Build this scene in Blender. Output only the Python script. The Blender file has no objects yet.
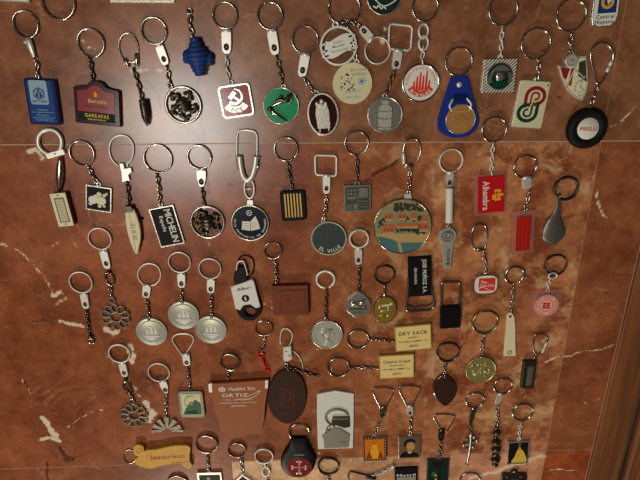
import bpy, math, random
import numpy as np
from mathutils import Vector

random.seed(7)
SC = bpy.context.scene
COL = SC.collection

# ---------------------------------------------------------------- camera, world, lights, exposure
FPX, TILT, CAMH = 481.0, math.radians(19.8), 500.0            # focal length in pixels, tilt, height in mm
cam_data = bpy.data.cameras.new('camera')
cam_data.sensor_width = 36.0
cam_data.lens = FPX / 640.0 * 36.0
cam_data.clip_start = 0.01
cam_data.clip_end = 50.0
cam = bpy.data.objects.new('camera', cam_data)
COL.objects.link(cam)
cam.location = (0, 0, CAMH / 1000)
cam.rotation_euler = (-TILT, 0, 0)
SC.camera = cam

world = bpy.data.worlds.new('room_ambience')
SC.world = world
world.use_nodes = True
world.node_tree.nodes['Background'].inputs['Color'].default_value = (1.0, 0.84, 0.68, 1)
world.node_tree.nodes['Background'].inputs['Strength'].default_value = 0.035


def area(name, loc, target, size, power, colour):
    d = bpy.data.lights.new(name, 'AREA')
    d.shape = 'DISK'
    d.size = size
    d.energy = power
    d.color = colour
    o = bpy.data.objects.new(name, d)
    COL.objects.link(o)
    o.location = loc
    o.rotation_euler = (Vector(target) - Vector(loc)).to_track_quat('-Z', 'Y').to_euler()
    return o


area('standing_lamp', (-0.90, -2.90, 1.42), (0.0, -0.22, 0), 0.10, 38.0, (1.0, 0.88, 0.70))
area('ceiling_lamp', (-0.60, -0.25, 1.70), (-0.1, -0.2, 0), 0.46, 12.0, (1.0, 0.97, 0.90))

SC.view_settings.view_transform = 'Standard'
SC.view_settings.look = 'None'
SC.view_settings.gamma = 1.0
SC.view_settings.use_curve_mapping = False
SC.view_settings.exposure = 0.0


# ---------------------------------------------------------------- pixel of the photograph -> point of the floor plane (mm)
def at(px, py, z=0.0):
    x, y = (px - 320) / FPX, (240 - py) / FPX
    c, s = math.cos(TILT), math.sin(TILT)
    dy, dz = y * c - s, -y * s - c
    k = (z - CAMH) / dz
    return (x * k, dy * k)


# ---------------------------------------------------------------- materials
def srgb(r, g, b):
    f = lambda v: (v / 255 / 12.92) if v / 255 <= 0.04045 else ((v / 255 + 0.055) / 1.055) ** 2.4
    return (f(r), f(g), f(b), 1.0)


MATS = {}


def mat(name, rgb, rough=0.5, metal=0.0, noise=0.0, nscale=300.0, bump=0.0, coat=0.0, trans=0.0, ior=1.45, spec=0.22):
    m = bpy.data.materials.new(name)
    m.use_nodes = True
    nt = m.node_tree
    b = nt.nodes['Principled BSDF']
    b.inputs['Base Color'].default_value = srgb(*rgb)
    b.inputs['Roughness'].default_value = rough
    b.inputs['Metallic'].default_value = metal
    b.inputs['Coat Weight'].default_value = coat
    b.inputs['Coat Roughness'].default_value = 0.12
    b.inputs['Transmission Weight'].default_value = trans
    b.inputs['IOR'].default_value = ior
    b.inputs['Specular IOR Level'].default_value = spec
    tc = nt.nodes.new('ShaderNodeTexCoord')
    nz = nt.nodes.new('ShaderNodeTexNoise')
    nz.inputs['Scale'].default_value = nscale
    nz.inputs['Detail'].default_value = 5
    nt.links.new(tc.outputs['Object'], nz.inputs['Vector'])
    if noise:
        mx = nt.nodes.new('ShaderNodeMix')
        mx.data_type = 'RGBA'
        c = srgb(*rgb)
        mx.inputs[6].default_value = (c[0] * (1 - noise), c[1] * (1 - noise), c[2] * (1 - noise), 1)
        mx.inputs[7].default_value = (min(1, c[0] * (1 + noise)), min(1, c[1] * (1 + noise)), min(1, c[2] * (1 + noise)), 1)
        nt.links.new(nz.outputs['Fac'], mx.inputs[0])
        nt.links.new(mx.outputs[2], b.inputs['Base Color'])
    if bump:
        bp = nt.nodes.new('ShaderNodeBump')
        bp.inputs['Strength'].default_value = bump
        bp.inputs['Distance'].default_value = 0.0006
        nt.links.new(nz.outputs['Fac'], bp.inputs['Height'])
        nt.links.new(bp.outputs['Normal'], b.inputs['Normal'])
    MATS[name] = m
    return m


mat('steel', (190, 180, 165), 0.22, 1.0, 0.15)
mat('steel_dark', (120, 108, 96), 0.30, 1.0, 0.2)
mat('nickel', (225, 220, 208), 0.42, 0.55, 0.06)
mat('silver', (200, 192, 178), 0.30, 0.9, 0.15, 500, 0.15)
mat('pewter', (128, 123, 110), 0.42, 0.75, 0.25, 500, 0.35)
mat('coin_metal', (176, 174, 158), 0.45, 0.45, 0.12, 500, 0.3)
mat('gunmetal', (88, 80, 72), 0.38, 0.85, 0.2, 400, 0.2)
mat('antique', (92, 84, 70), 0.32, 0.85, 0.3, 500, 0.3)
mat('gold', (200, 160, 70), 0.35, 0.85, 0.2, 400, 0.25)
mat('pale_gold', (206, 190, 122), 0.34, 0.75, 0.3, 350, 0.6)
mat('brass_wire', (176, 158, 118), 0.28, 1.0, 0.2)
mat('copper', (205, 150, 90), 0.42, 0.6, 0.25, 500, 0.3)
mat('white', (232, 228, 214), 0.45)
mat('cream', (232, 222, 180), 0.4, 0, 0.04)
mat('ivory', (222, 214, 170), 0.3, 0, 0.05, coat=0.4)
mat('card', (240, 212, 138), 0.35, 0, 0.05)
mat('black', (18, 16, 15), 0.5, spec=0.15)
mat('black_rubber', (22, 20, 19), 0.6, 0, 0.2)
mat('black_leather', (17, 15, 16), 0.42, 0, 0.2, 700, 0.25, spec=0.2)
mat('ink', (45, 32, 24), 0.6)
mat('maroon_ink', (96, 28, 22), 0.6)
mat('blue_ink', (30, 70, 130), 0.5)
mat('blue', (22, 62, 128), 0.25, coat=0.5)
mat('blue_deep', (16, 34, 84), 0.2, coat=0.6)
mat('blue_grey', (150, 172, 190), 0.3)
mat('blue_pale', (120, 160, 200), 0.4)
mat('blue_plastic', (30, 58, 118), 0.42, 0, 0.15, 200)
mat('blue_leather', (26, 48, 138), 0.45, 0, 0.15, 600, 0.25)
mat('red', (196, 24, 30), 0.35)
mat('red_bright', (222, 58, 40), 0.35)
mat('red_enamel', (150, 34, 40), 0.3, 0, 0.1, coat=0.3)
mat('red_label', (140, 26, 34), 0.25, 0, 0.1, coat=0.6)
mat('red_core', (178, 34, 26), 0.3, 0, 0.15)
mat('red_key', (200, 20, 18), 0.35)
mat('rose', (238, 182, 164), 0.4)
mat('maroon_dark', (50, 16, 18), 0.18, coat=0.6)
mat('green_enamel', (10, 150, 98), 0.25, 0, 0.12, 250, coat=0.5)
mat('green_dark', (14, 66, 52), 0.3, coat=0.3)
mat('green_bottle', (20, 50, 44), 0.3, coat=0.3)
mat('green_photo', (62, 100, 68), 0.4)
mat('shrub_green', (36, 44, 28), 0.5, 0, 0.5, 900)
mat('slate', (62, 72, 70), 0.4, 0.2, 0.2, 600, 0.2)
mat('slate_green', (74, 78, 62), 0.45, 0.4, 0.2, 500, 0.3)
mat('navy_enamel', (18, 26, 34), 0.25, coat=0.4)
mat('brown_leather', (156, 86, 46), 0.5, 0, 0.12, 500, 0.25)
mat('red_leather', (122, 60, 36), 0.5, 0, 0.12, 500, 0.3)
mat('dark_leather', (58, 29, 21), 0.55, 0, 0.25, 600, 0.4, spec=0.15)
mat('stitch', (196, 136, 92), 0.6)
mat('dark_wood', (66, 36, 26), 0.32, 0, 0.3, 300, 0.2, coat=0.3)
mat('parchment', (214, 160, 66), 0.5, 0, 0.18, 160)
mat('parchment_red', (222, 146, 70), 0.5, 0, 0.1)
mat('orange_photo', (216, 120, 24), 0.35, 0, 0.15)
mat('orange_deep', (150, 60, 14), 0.35, 0, 0.2)
mat('yellow', (228, 190, 70), 0.4)
mat('amber', (236, 168, 40), 0.4)
mat('skin_print', (205, 148, 84), 0.45)
mat('photo_brown', (112, 88, 66), 0.4, 0, 0.15)
mat('photo_dark', (30, 24, 20), 0.35)
mat('roof_tile', (214, 112, 72), 0.5, 0, 0.12, 600)
mat('sand', (222, 190, 128), 0.5, 0, 0.15, 600)
mat('sea', (70, 136, 152), 0.4, 0, 0.1)
mat('hill', (170, 168, 120), 0.5, 0, 0.25, 500)


def clear(name, tint, cloud=0.04):
    """clear plastic: light passes, a little gloss on top"""
    m = bpy.data.materials.new(name)
    m.use_nodes = True
    nt = m.node_tree
    nt.nodes.clear()
    out = nt.nodes.new('ShaderNodeOutputMaterial')
    tr = nt.nodes.new('ShaderNodeBsdfTransparent')
    tr.inputs['Color'].default_value = srgb(*tint)
    gl = nt.nodes.new('ShaderNodeBsdfGlossy')
    gl.inputs['Roughness'].default_value = 0.12
    fr = nt.nodes.new('ShaderNodeFresnel')
    fr.inputs['IOR'].default_value = 1.45
    mx = nt.nodes.new('ShaderNodeMixShader')
    ge = nt.nodes.new('ShaderNodeNewGeometry')
    front = nt.nodes.new('ShaderNodeMath'); front.operation = 'SUBTRACT'; front.inputs[0].default_value = 1.0
    nt.links.new(ge.outputs['Backfacing'], front.inputs[1])
    fac = nt.nodes.new('ShaderNodeMath'); fac.operation = 'MULTIPLY'
    nt.links.new(fr.outputs[0], fac.inputs[0]); nt.links.new(front.outputs[0], fac.inputs[1])
    df = nt.nodes.new('ShaderNodeBsdfDiffuse'); df.inputs['Color'].default_value = srgb(*tint)
    body = nt.nodes.new('ShaderNodeMixShader'); body.inputs[0].default_value = cloud
    nt.links.new(tr.outputs[0], body.inputs[1]); nt.links.new(df.outputs[0], body.inputs[2])
    nt.links.new(fac.outputs[0], mx.inputs[0])
    nt.links.new(body.outputs[0], mx.inputs[1])
    nt.links.new(gl.outputs[0], mx.inputs[2])
    nt.links.new(mx.outputs[0], out.inputs['Surface'])
    MATS[name] = m


clear('acrylic', (238, 232, 222))
clear('acrylic_pink', (250, 224, 212), 0.12)
mat('poly_bag', (226, 224, 214), 0.35, 0, 0.03, 60, 0.25)
mat('bag_metal', (150, 142, 124), 0.45, 0.5, 0.15, 400, 0.2)
mat('gold_ink', (206, 168, 84), 0.4, 0.3)
mat('white_ink', (225, 215, 195), 0.5)
mat('grey_ink', (150, 146, 130), 0.5)


def wood(name, c1, c2):
    m = bpy.data.materials.new(name)
    m.use_nodes = True
    nt = m.node_tree
    b = nt.nodes['Principled BSDF']
    tc = nt.nodes.new('ShaderNodeTexCoord')
    mp = nt.nodes.new('ShaderNodeMapping')
    mp.inputs['Scale'].default_value = (60, 3.0, 60)
    nz = nt.nodes.new('ShaderNodeTexNoise')
    nz.inputs['Scale'].default_value = 2.2
    nz.inputs['Detail'].default_value = 8
    nz.inputs['Distortion'].default_value = 0.6
    cr = nt.nodes.new('ShaderNodeValToRGB')
    cr.color_ramp.elements[0].position = 0.3
    cr.color_ramp.elements[1].position = 0.7
    cr.color_ramp.elements[0].color = srgb(*c1)
    cr.color_ramp.elements[1].color = srgb(*c2)
    nt.links.new(tc.outputs['Object'], mp.inputs['Vector'])
    nt.links.new(mp.outputs['Vector'], nz.inputs['Vector'])
    nt.links.new(nz.outputs['Fac'], cr.inputs['Fac'])
    nt.links.new(cr.outputs['Color'], b.inputs['Base Color'])
    b.inputs['Roughness'].default_value = 0.5
    MATS[name] = m


wood('wood_brown', (98, 56, 28), (146, 88, 46))
wood('wood_dark', (50, 28, 18), (84, 48, 28))


def marble_material():
    """stone colour per vertex ('stone'), inlaid veins ('vein': pale, dark, blotchy) and procedural clouding"""
    m = bpy.data.materials.new('red_marble')
    m.use_nodes = True
    nt = m.node_tree
    L = nt.links.new
    N = nt.nodes.new
    b = nt.nodes['Principled BSDF']
    tc = N('ShaderNodeTexCoord')
    base = N('ShaderNodeAttribute'); base.attribute_name = 'stone'
    vein = N('ShaderNodeAttribute'); vein.attribute_name = 'vein'
    sep = N('ShaderNodeSeparateColor')
    L(vein.outputs['Color'], sep.inputs[0])

    def noise(scale, detail=6, rough=0.6, dist=0.0):
        n = N('ShaderNodeTexNoise')
        n.inputs['Scale'].default_value = scale
        n.inputs['Detail'].default_value = detail
        n.inputs['Roughness'].default_value = rough
        n.inputs['Distortion'].default_value = dist
        L(tc.outputs['Object'], n.inputs['Vector'])
        return n.outputs['Fac']

    def math_(op, a, c, clamp=False):
        n = N('ShaderNodeMath'); n.operation = op; n.use_clamp = clamp
        for i, v in enumerate((a, c)):
            if isinstance(v, (int, float)): n.inputs[i].default_value = v
            else: L(v, n.inputs[i])
        return n.outputs[0]

    def ramp(v, a, c):
        n = N('ShaderNodeMapRange'); n.clamp = True
        n.inputs[1].default_value = a; n.inputs[2].default_value = c
        L(v, n.inputs[0])
        return n.outputs[0]

    def mix(f, a, c, mode='MIX'):
        n = N('ShaderNodeMix'); n.data_type = 'RGBA'; n.blend_type = mode
        if isinstance(f, (int, float)): n.inputs[0].default_value = f
        else: L(f, n.inputs[0])
        for i, v in ((6, a), (7, c)):
            if isinstance(v, tuple): n.inputs[i].default_value = v
            else: L(v, n.inputs[i])
        return n.outputs[2]

    # clouds: darker and lighter patches of the same stone
    cl = ramp(noise(13, 9, 0.70, 0.5), 0.36, 0.64)
    c = mix(cl, mix(1.0, base.outputs['Color'], (0.70, 0.62, 0.57, 1), 'MULTIPLY'), mix(1.0, base.outputs['Color'], (1.28, 1.34, 1.38, 1), 'MULTIPLY'))
    fine = ramp(noise(48, 9, 0.72), 0.36, 0.64)
    c = mix(fine, mix(1.0, c, (0.74, 0.70, 0.67, 1), 'MULTIPLY'), mix(1.0, c, (1.17, 1.19, 1.22, 1), 'MULTIPLY'))
    # blotches: peach and rust clouds where the third channel says so
    bl = ramp(noise(30, 9, 0.68, 0.5), 0.53, 0.62)
    c = mix(math_('MULTIPLY', bl, sep.outputs[2]), c, srgb(212, 168, 122))
    rs = ramp(noise(23, 9, 0.70, 0.4), 0.49, 0.59)
    c = mix(math_('MULTIPLY', math_('MULTIPLY', rs, sep.outputs[2]), 0.75), c, srgb(124, 50, 26))
    # fine pale natural cracks everywhere
    nn = noise(7, 5, 0.55, 1.2)
    cr = ramp(math_('ABSOLUTE', math_('SUBTRACT', nn, 0.5), 0.0), 0.007, 0.0)
    cr = math_('MULTIPLY', cr, ramp(noise(16, 3), 0.45, 0.62))
    c = mix(math_('MULTIPLY', cr, 0.32), c, srgb(214, 170, 128))
    sp = ramp(noise(120, 3, 0.5), 0.67, 0.73)
    c = mix(math_('MULTIPLY', sp, 0.35), c, srgb(196, 140, 96))
    # painted positions of the individual veins, broken up by noise
    jag = noise(95, 9, 0.72)
    pv = ramp(math_('ADD', sep.outputs[0], math_('MULTIPLY', math_('SUBTRACT', jag, 0.5), 2.2)), 0.36, 0.60)
    c = mix(math_('MULTIPLY', pv, 0.85), c, srgb(242, 224, 194))
    dv = ramp(math_('ADD', sep.outputs[1], math_('MULTIPLY', math_('SUBTRACT', jag, 0.5), 1.4)), 0.32, 0.58)
    c = mix(math_('MULTIPLY', dv, 0.75), c, srgb(70, 32, 20))
    L(c, b.inputs['Base Color'])
    b.inputs['Roughness'].default_value = 0.24
    b.inputs['Specular IOR Level'].default_value = 0.5
    MATS['red_marble'] = m
    return m


marble_material()
mat('grout', (226, 190, 156), 0.8, 0, 0.25, 40)


# ---------------------------------------------------------------- mesh helpers (everything in mm, built in metres)
ORG = [0.0, 0.0]
CUR = [None]


class MB:
    def __init__(self):
        self.v, self.f, self.m, self.s, self.mats = [], [], [], [], []

    def mi(self, name):
        if name not in self.mats:
            self.mats.append(name)
        return self.mats.index(name)

    def add(self, vs, fs, m, smooth=False):
        o = len(self.v)
        self.v += vs
        k = self.mi(m)
        for f in fs:
            self.f.append([i + o for i in f])
            self.m.append(k)
            self.s.append(smooth)

    def build(self, name, parent=None, label=None):
        me = bpy.data.meshes.new(name)
        me.from_pydata([((x - ORG[0]) / 1000, (y - ORG[1]) / 1000, z / 1000) for x, y, z in self.v], [], self.f)
        for n in self.mats:
            me.materials.append(MATS[n])
        me.polygons.foreach_set('material_index', self.m)
        me.polygons.foreach_set('use_smooth', self.s)
        me.update()
        o = bpy.data.objects.new(name, me)
        COL.objects.link(o)
        o.parent = parent if parent is not None else CUR[0]
        if label:
            o['label'] = label
        return o


def ccw(p):
    a = sum(p[i][0] * p[(i + 1) % len(p)][1] - p[(i + 1) % len(p)][0] * p[i][1] for i in range(len(p)))
    return list(p) if a > 0 else list(p)[::-1]


def inset(p, d):
    n = len(p)
    out = []
    for i in range(n):
        x0, y0 = p[i - 1]; x1, y1 = p[i]; x2, y2 = p[(i + 1) % n]
        ax, ay, bx, by = x1 - x0, y1 - y0, x2 - x1, y2 - y1
        la, lb = math.hypot(ax, ay) or 1, math.hypot(bx, by) or 1
        nx, ny = -ay / la - by / lb, ax / la + bx / lb
        l = math.hypot(nx, ny) or 1
        k = d * min(1.6, 2 / l if l > 0.2 else 1)
        out.append((x1 + nx / l * k, y1 + ny / l * k))
    return out


def prism(b, poly, z0, z1, m, bev=0.3, side=None, top=None, smooth=False, dome=0.0):
    p = ccw(poly)
    n = len(p)
    rings = [(p, z0), (p, z1 - bev if bev else z1)]
    if bev:
        rings.append((inset(p, bev * 0.4), z1 - bev * 0.3))
        rings.append((inset(p, bev), z1))
    if dome:
        cx, cy = sum(q[0] for q in p) / n, sum(q[1] for q in p) / n
        q0 = rings[-1][0]
        for k in (0.75, 0.45, 0.18):
            rings.append(([(cx + (x - cx) * k, cy + (y - cy) * k) for x, y in q0], z1 + dome * (1 - k * k)))
    vs = [(x, y, z) for r, z in rings for x, y in r]
    fs = [[k * n + i, k * n + (i + 1) % n, (k + 1) * n + (i + 1) % n, (k + 1) * n + i] for k in range(len(rings) - 1) for i in range(n)]
    b.add(vs, fs, side or m, smooth)
    t = [(len(rings) - 1) * n + i for i in range(n)]
    b.add([vs[i] for i in t], [list(range(n))], top or m, smooth and bool(dome))
    b.add([(x, y, z0) for x, y in p], [list(range(n))[::-1]], side or m)


def flat(b, poly, z, m):
    prism(b, poly, z - 0.25, z, m, 0)


def annulus(b, outer, inner, z0, z1, m, bev=0.3, smooth=False):
    n = len(outer)
    if sum(outer[i][0] * outer[(i + 1) % n][1] - outer[(i + 1) % n][0] * outer[i][1] for i in range(n)) < 0:
        outer, inner = outer[::-1], inner[::-1]
    rs = [(outer, z0), (outer, z1 - bev), (inset(outer, bev), z1), (inset(inner, -bev), z1), (inner, z1 - bev), (inner, z0)]
    vs = [(x, y, z) for r, z in rs for x, y in r]
    fs = []
    for k in range(6):
        k2 = (k + 1) % 6
        for i in range(n):
            j = (i + 1) % n
            fs.append([k * n + i, k * n + j, k2 * n + j, k2 * n + i])
    b.add(vs, fs, m, smooth)


def circle(c, r, n=40, ry=None, rot=0.0):
    ry = r if ry is None else ry
    ca, sa = math.cos(rot), math.sin(rot)
    out = []
    for i in range(n):
        a = 2 * math.pi * i / n
        x, y = r * math.cos(a), ry * math.sin(a)
        out.append((c[0] + x * ca - y * sa, c[1] + x * sa + y * ca))
    return out


def vsub(a, b): return (a[0] - b[0], a[1] - b[1], a[2] - b[2])
def vcross(a, b): return (a[1] * b[2] - a[2] * b[1], a[2] * b[0] - a[0] * b[2], a[0] * b[1] - a[1] * b[0])
def vnorm(a):
    l = math.sqrt(a[0] ** 2 + a[1] ** 2 + a[2] ** 2) or 1
    return (a[0] / l, a[1] / l, a[2] / l)


def tube(b, pts, r, m, closed=False, seg=8, pn=(0, 0, 1), flatk=1.0):
    """a round wire along pts; pn is a vector off the curve's run; r may be a list"""
    n = len(pts)
    vs, fs = [], []
    for i in range(n):
        if closed:
            t = vnorm(vsub(pts[(i + 1) % n], pts[i - 1]))
        else:
            t = vnorm(vsub(pts[min(i + 1, n - 1)], pts[max(i - 1, 0)]))
        u = vcross(t, pn)
        if abs(u[0]) + abs(u[1]) + abs(u[2]) < 1e-5:
            u = vcross(t, (1, 0, 0))
        u = vnorm(u)
        w = vnorm(vcross(u, t))
        rr = r[i] if isinstance(r, (list, tuple)) else r
        for k in range(seg):
            a = 2 * math.pi * k / seg
            cu, cw = rr * math.cos(a), rr * math.sin(a) * flatk
            vs.append(tuple(pts[i][j] + u[j] * cu + w[j] * cw for j in range(3)))
    for i in range(n if closed else n - 1):
        j = (i + 1) % n
        for k in range(seg):
            k2 = (k + 1) % seg
            fs.append([i * seg + k, j * seg + k, j * seg + k2, i * seg + k2])
    if not closed:
        fs.append(list(range(seg)))
        fs.append([(n - 1) * seg + k for k in range(seg)][::-1])
    b.add(vs, fs, m, True)


def ball(b, c, r, m, seg=14, rings=8, rot=0.0):
    rx, ry, rz = r if isinstance(r, (tuple, list)) else (r, r, r)
    ca, sa = math.cos(rot), math.sin(rot)
    vs, fs = [], []
    for i in range(rings + 1):
        p = math.pi * i / rings
        for k in range(seg):
            a = 2 * math.pi * k / seg
            x, y = rx * math.sin(p) * math.cos(a), ry * math.sin(p) * math.sin(a)
            vs.append((c[0] + x * ca - y * sa, c[1] + x * sa + y * ca, c[2] + rz * math.cos(p)))
    for i in range(rings):
        for k in range(seg):
            k2 = (k + 1) % seg
            fs.append([i * seg + k, (i + 1) * seg + k, (i + 1) * seg + k2, i * seg + k2])
    b.add(vs, fs, m, True)


def lathe(b, c, prof, m, seg=40, ky=1.0, rot=0.0):
    """profile (radius, z) turned about the vertical through c"""
    n = len(prof)
    ca, sa = math.cos(rot), math.sin(rot)
    vs, fs = [], []
    for r, z in prof:
        for k in range(seg):
            a = 2 * math.pi * k / seg
            x, y = r * math.cos(a), r * ky * math.sin(a)
            vs.append((c[0] + x * ca - y * sa, c[1] + x * sa + y * ca, z))
    for i in range(n - 1):
        for k in range(seg):
            k2 = (k + 1) % seg
            fs.append([i * seg + k, i * seg + k2, (i + 1) * seg + k2, (i + 1) * seg + k])
    b.add(vs, fs, m, True)


def spin(b, p0, p1, prof, m, z, seg=16, flatk=1.0):
    """profile (t along p0-p1, radius) turned about the lying axis p0-p1 at height z"""
    pts = [(p0[0] + (p1[0] - p0[0]) * t, p0[1] + (p1[1] - p0[1]) * t, z) for t, r in prof]
    tube(b, pts, [r for t, r in prof], m, False, seg, (0, 0, 1), flatk)


def stroke(b, pts, w, z0, z1, m, closed=False, w1=None):
    """a raised band of width w along xy points"""
    n = len(pts)
    lft, rgt = [], []
    for i in range(n):
        if closed:
            a, c = pts[i - 1], pts[(i + 1) % n]
        else:
            a, c = pts[max(i - 1, 0)], pts[min(i + 1, n - 1)]
        tx, ty = c[0] - a[0], c[1] - a[1]
        l = math.hypot(tx, ty) or 1
        ww = (w if w1 is None else w + (w1 - w) * i / (n - 1)) / 2
        lft.append((pts[i][0] - ty / l * ww, pts[i][1] + tx / l * ww))
        rgt.append((pts[i][0] + ty / l * ww, pts[i][1] - tx / l * ww))
    if closed:
        annulus(b, rgt, lft, z0, z1, m, min(0.1, w * 0.2))
    else:
        prism(b, lft + rgt[::-1], z0, z1, m, 0)


def smooth_path(p, closed=False, k=6):
    n = len(p)
    out = []
    for i in range(n if closed else n - 1):
        g = lambda j: p[j % n] if closed else p[max(0, min(n - 1, j))]
        a, b_, c, d = g(i - 1), g(i), g(i + 1), g(i + 2)
        for s in range(k):
            t = s / k
            out.append(tuple(0.5 * (2 * b_[q] + (c[q] - a[q]) * t + (2 * a[q] - 5 * b_[q] + 4 * c[q] - d[q]) * t * t + (3 * b_[q] - a[q] - 3 * c[q] + d[q]) * t ** 3) for q in range(len(b_))))
    if not closed:
        out.append(tuple(p[-1]))
    return out


class Fr:
    """a lying face: centre, right and up directions, size"""
    def __init__(self, quad=None, z=0.0, c=None, r=None, up=None):
        if quad:
            tl, tr, br, bl = [at(x, y, z) for x, y in quad]
            self.o = tuple((tl[i] + tr[i] + br[i] + bl[i]) / 4 for i in (0, 1))
            ey = tuple((tl[i] + tr[i] - br[i] - bl[i]) / 2 for i in (0, 1))
            ex = tuple((tr[i] + br[i] - tl[i] - bl[i]) / 2 for i in (0, 1))
            self.w, self.h = math.hypot(*ex), math.hypot(*ey)
            ang = math.atan2(ex[1], ex[0])
            ang2 = math.atan2(ey[1], ey[0]) - math.pi / 2
            d = (ang2 - ang + math.pi) % (2 * math.pi) - math.pi
            self.a = ang + d / 2
        else:
            self.o = at(c[0], c[1], z)
            self.w = self.h = 2 * (at(c[0] + r, c[1], z)[0] - self.o[0])
            self.a = 0.0
            if up:
                q = at(up[0], up[1], z)
                self.a = math.atan2(q[1] - self.o[1], q[0] - self.o[0]) - math.pi / 2
        self.ex = (math.cos(self.a), math.sin(self.a))
        self.ey = (-self.ex[1], self.ex[0])

    def p(self, u, v):
        return (self.o[0] + self.ex[0] * u + self.ey[0] * v, self.o[1] + self.ex[1] * u + self.ey[1] * v)

    def n(self, a, b):
        return self.p(a * self.w / 2, b * self.h / 2)

    def pts(self, l):
        return [self.n(a, b) for a, b in l]

    def rect(self, a0, b0, a1, b1, r=0.0, k=5):
        """rounded rectangle between normalised corners, r in mm"""
        x0, x1, y0, y1 = a0 * self.w / 2, a1 * self.w / 2, b0 * self.h / 2, b1 * self.h / 2
        if r <= 0:
            return [self.p(x0, y0), self.p(x1, y0), self.p(x1, y1), self.p(x0, y1)]
        out = []
        for cx, cy, s in ((x1 - r, y1 - r, 0), (x0 + r, y1 - r, 90), (x0 + r, y0 + r, 180), (x1 - r, y0 + r, 270)):
            for i in range(k + 1):
                a = math.radians(s + 90 * i / k)
                out.append(self.p(cx + r * math.cos(a), cy + r * math.sin(a)))
        return out

    def circ(self, a, b, r, n=32, ry=None):
        return circle(self.n(a, b), r, n, ry, self.a)


# ---------------------------------------------------------------- lettering
_ch = {}


def glyph(c):
    if c in _ch:
        return _ch[c]
    cu = bpy.data.curves.new('lettering_curve', 'FONT')
    cu.body = c
    cu.size = 1.0
    cu.offset = 0.016
    cu.resolution_u = 2
    o = bpy.data.objects.new('lettering_curve', cu)
    COL.objects.link(o)
    dg = bpy.context.evaluated_depsgraph_get()
    me = bpy.data.meshes.new_from_object(o.evaluated_get(dg))
    vs = [(v.co.x, v.co.y) for v in me.vertices]
    fs = [list(p.vertices) for p in me.polygons]
    bpy.data.objects.remove(o)
    bpy.data.curves.remove(cu)
    bpy.data.meshes.remove(me)
    x0 = min([v[0] for v in vs], default=0)
    x1 = max([v[0] for v in vs], default=0.25)
    _ch[c] = ([(x - x0, y) for x, y in vs], fs, x1 - x0)
    return _ch[c]


def put_glyph(b, c, o, ex, ey, sx, sy, z, m):
    vs, fs, w = glyph(c)
    if fs:
        b.add([(o[0] + ex[0] * x * sx + ey[0] * y * sy, o[1] + ex[1] * x * sx + ey[1] * y * sy, z) for x, y in vs], fs, m)
    return w * sx


GAP = 0.10


def write(b, s, fr, a, bb, cap, m, z, rot=0.0, width=None, gap=GAP):
    """text centred on normalised (a, bb); cap is the capital height in mm; width squeezes or stretches the line"""
    sz = cap / 0.72
    tot = sum((glyph(c)[2] if c != ' ' else 0.28) for c in s) + gap * (len(s) - 1)
    sx = sz if width is None else width / tot
    r = math.radians(rot) + fr.a
    ex, ey = (math.cos(r), math.sin(r)), (-math.sin(r), math.cos(r))
    c0 = fr.n(a, bb)
    x = -tot * sx / 2
    for c in s:
        o = (c0[0] + ex[0] * x - ey[0] * cap / 2, c0[1] + ex[1] * x - ey[1] * cap / 2)
        if c == ' ':
            x += (0.28 + gap) * sx
        else:
            x += put_glyph(b, c, o, ex, ey, sx, sz, z, m) + gap * sx


def arc_write(b, s, fr, rad, mid, span, cap, m, z, inward=False):
    """letters along a circle; inward: along the bottom, tops to the centre"""
    sz = cap / 0.72
    n = len(s)
    for i, c in enumerate(s):
        if c == ' ':
            continue
        t = (i + 0.5) / n - 0.5
        ang = math.radians(mid + (t if inward else -t) * span) + fr.a
        rd = (math.cos(ang), math.sin(ang))
        ey = (-rd[0], -rd[1]) if inward else rd
        ex = (ey[1], -ey[0])
        w = glyph(c)[2] * sz
        base = rad + cap / 2 if inward else rad - cap / 2
        o = (fr.o[0] + rd[0] * base - ex[0] * w / 2, fr.o[1] + rd[1] * base - ex[1] * w / 2)
        put_glyph(b, c, o, ex, ey, sz, sz, z, m)


# ---------------------------------------------------------------- things and their common parts
GROUP = 'keychains laid out on the marble floor'


def K(name, label, px, py, cat='keychain', group=GROUP):
    o = bpy.data.objects.new(name, None)
    COL.objects.link(o)
    ORG[0], ORG[1] = at(px, py)
    o.location = (ORG[0] / 1000, ORG[1] / 1000, 0)
    o.empty_display_size = 0.01
    o['label'] = label
    o['category'] = cat
    o['group'] = group
    CUR[0] = o
    return o


def ring(cx, cy, r, m='steel', wire=0.85, gap=0.0, z0=0.0, parent=None):
    """split key ring of two turns of wire (r in pixels)"""
    c = at(cx, cy, wire * 2 + z0)
    R = at(cx + r, cy, wire * 2)[0] - at(cx, cy, wire * 2)[0] - wire
    b = MB()
    n = 76
    a0 = math.radians(random.uniform(0, 360))
    pts = []
    for i in range(n + 1):
        t = i / n
        a = a0 + 4 * math.pi * 0.985 * t
        pts.append((c[0] + R * math.cos(a), c[1] + R * math.sin(a), z0 + wire + 2 * wire * min(1, max(0, (t - 0.42) / 0.16))))
    tube(b, pts, wire, m, False, 8)
    return b.build('key_ring', parent)


def band_ring(cx, cy, r, w=1.6, m='nickel', a0=-70, a1=250, z0=0.0):
    """snap ring: one broad flat turn with an opening"""
    c = at(cx, cy, 2)
    R = at(cx + r, cy, 2)[0] - c[0] - w
    b = MB()
    pts = []
    for i in range(49):
        a = math.radians(a0 + (a1 - a0) * i / 48)
        pts.append((c[0] + R * math.cos(a), c[1] + R * math.sin(a), z0 + w * 0.8))
    tube(b, pts, w, m, False, 10, flatk=0.75)
    ball(b, pts[0], w * 1.15, m)
    ball(b, pts[-1], w * 1.15, m)
    return b.build('key_ring')


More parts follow.
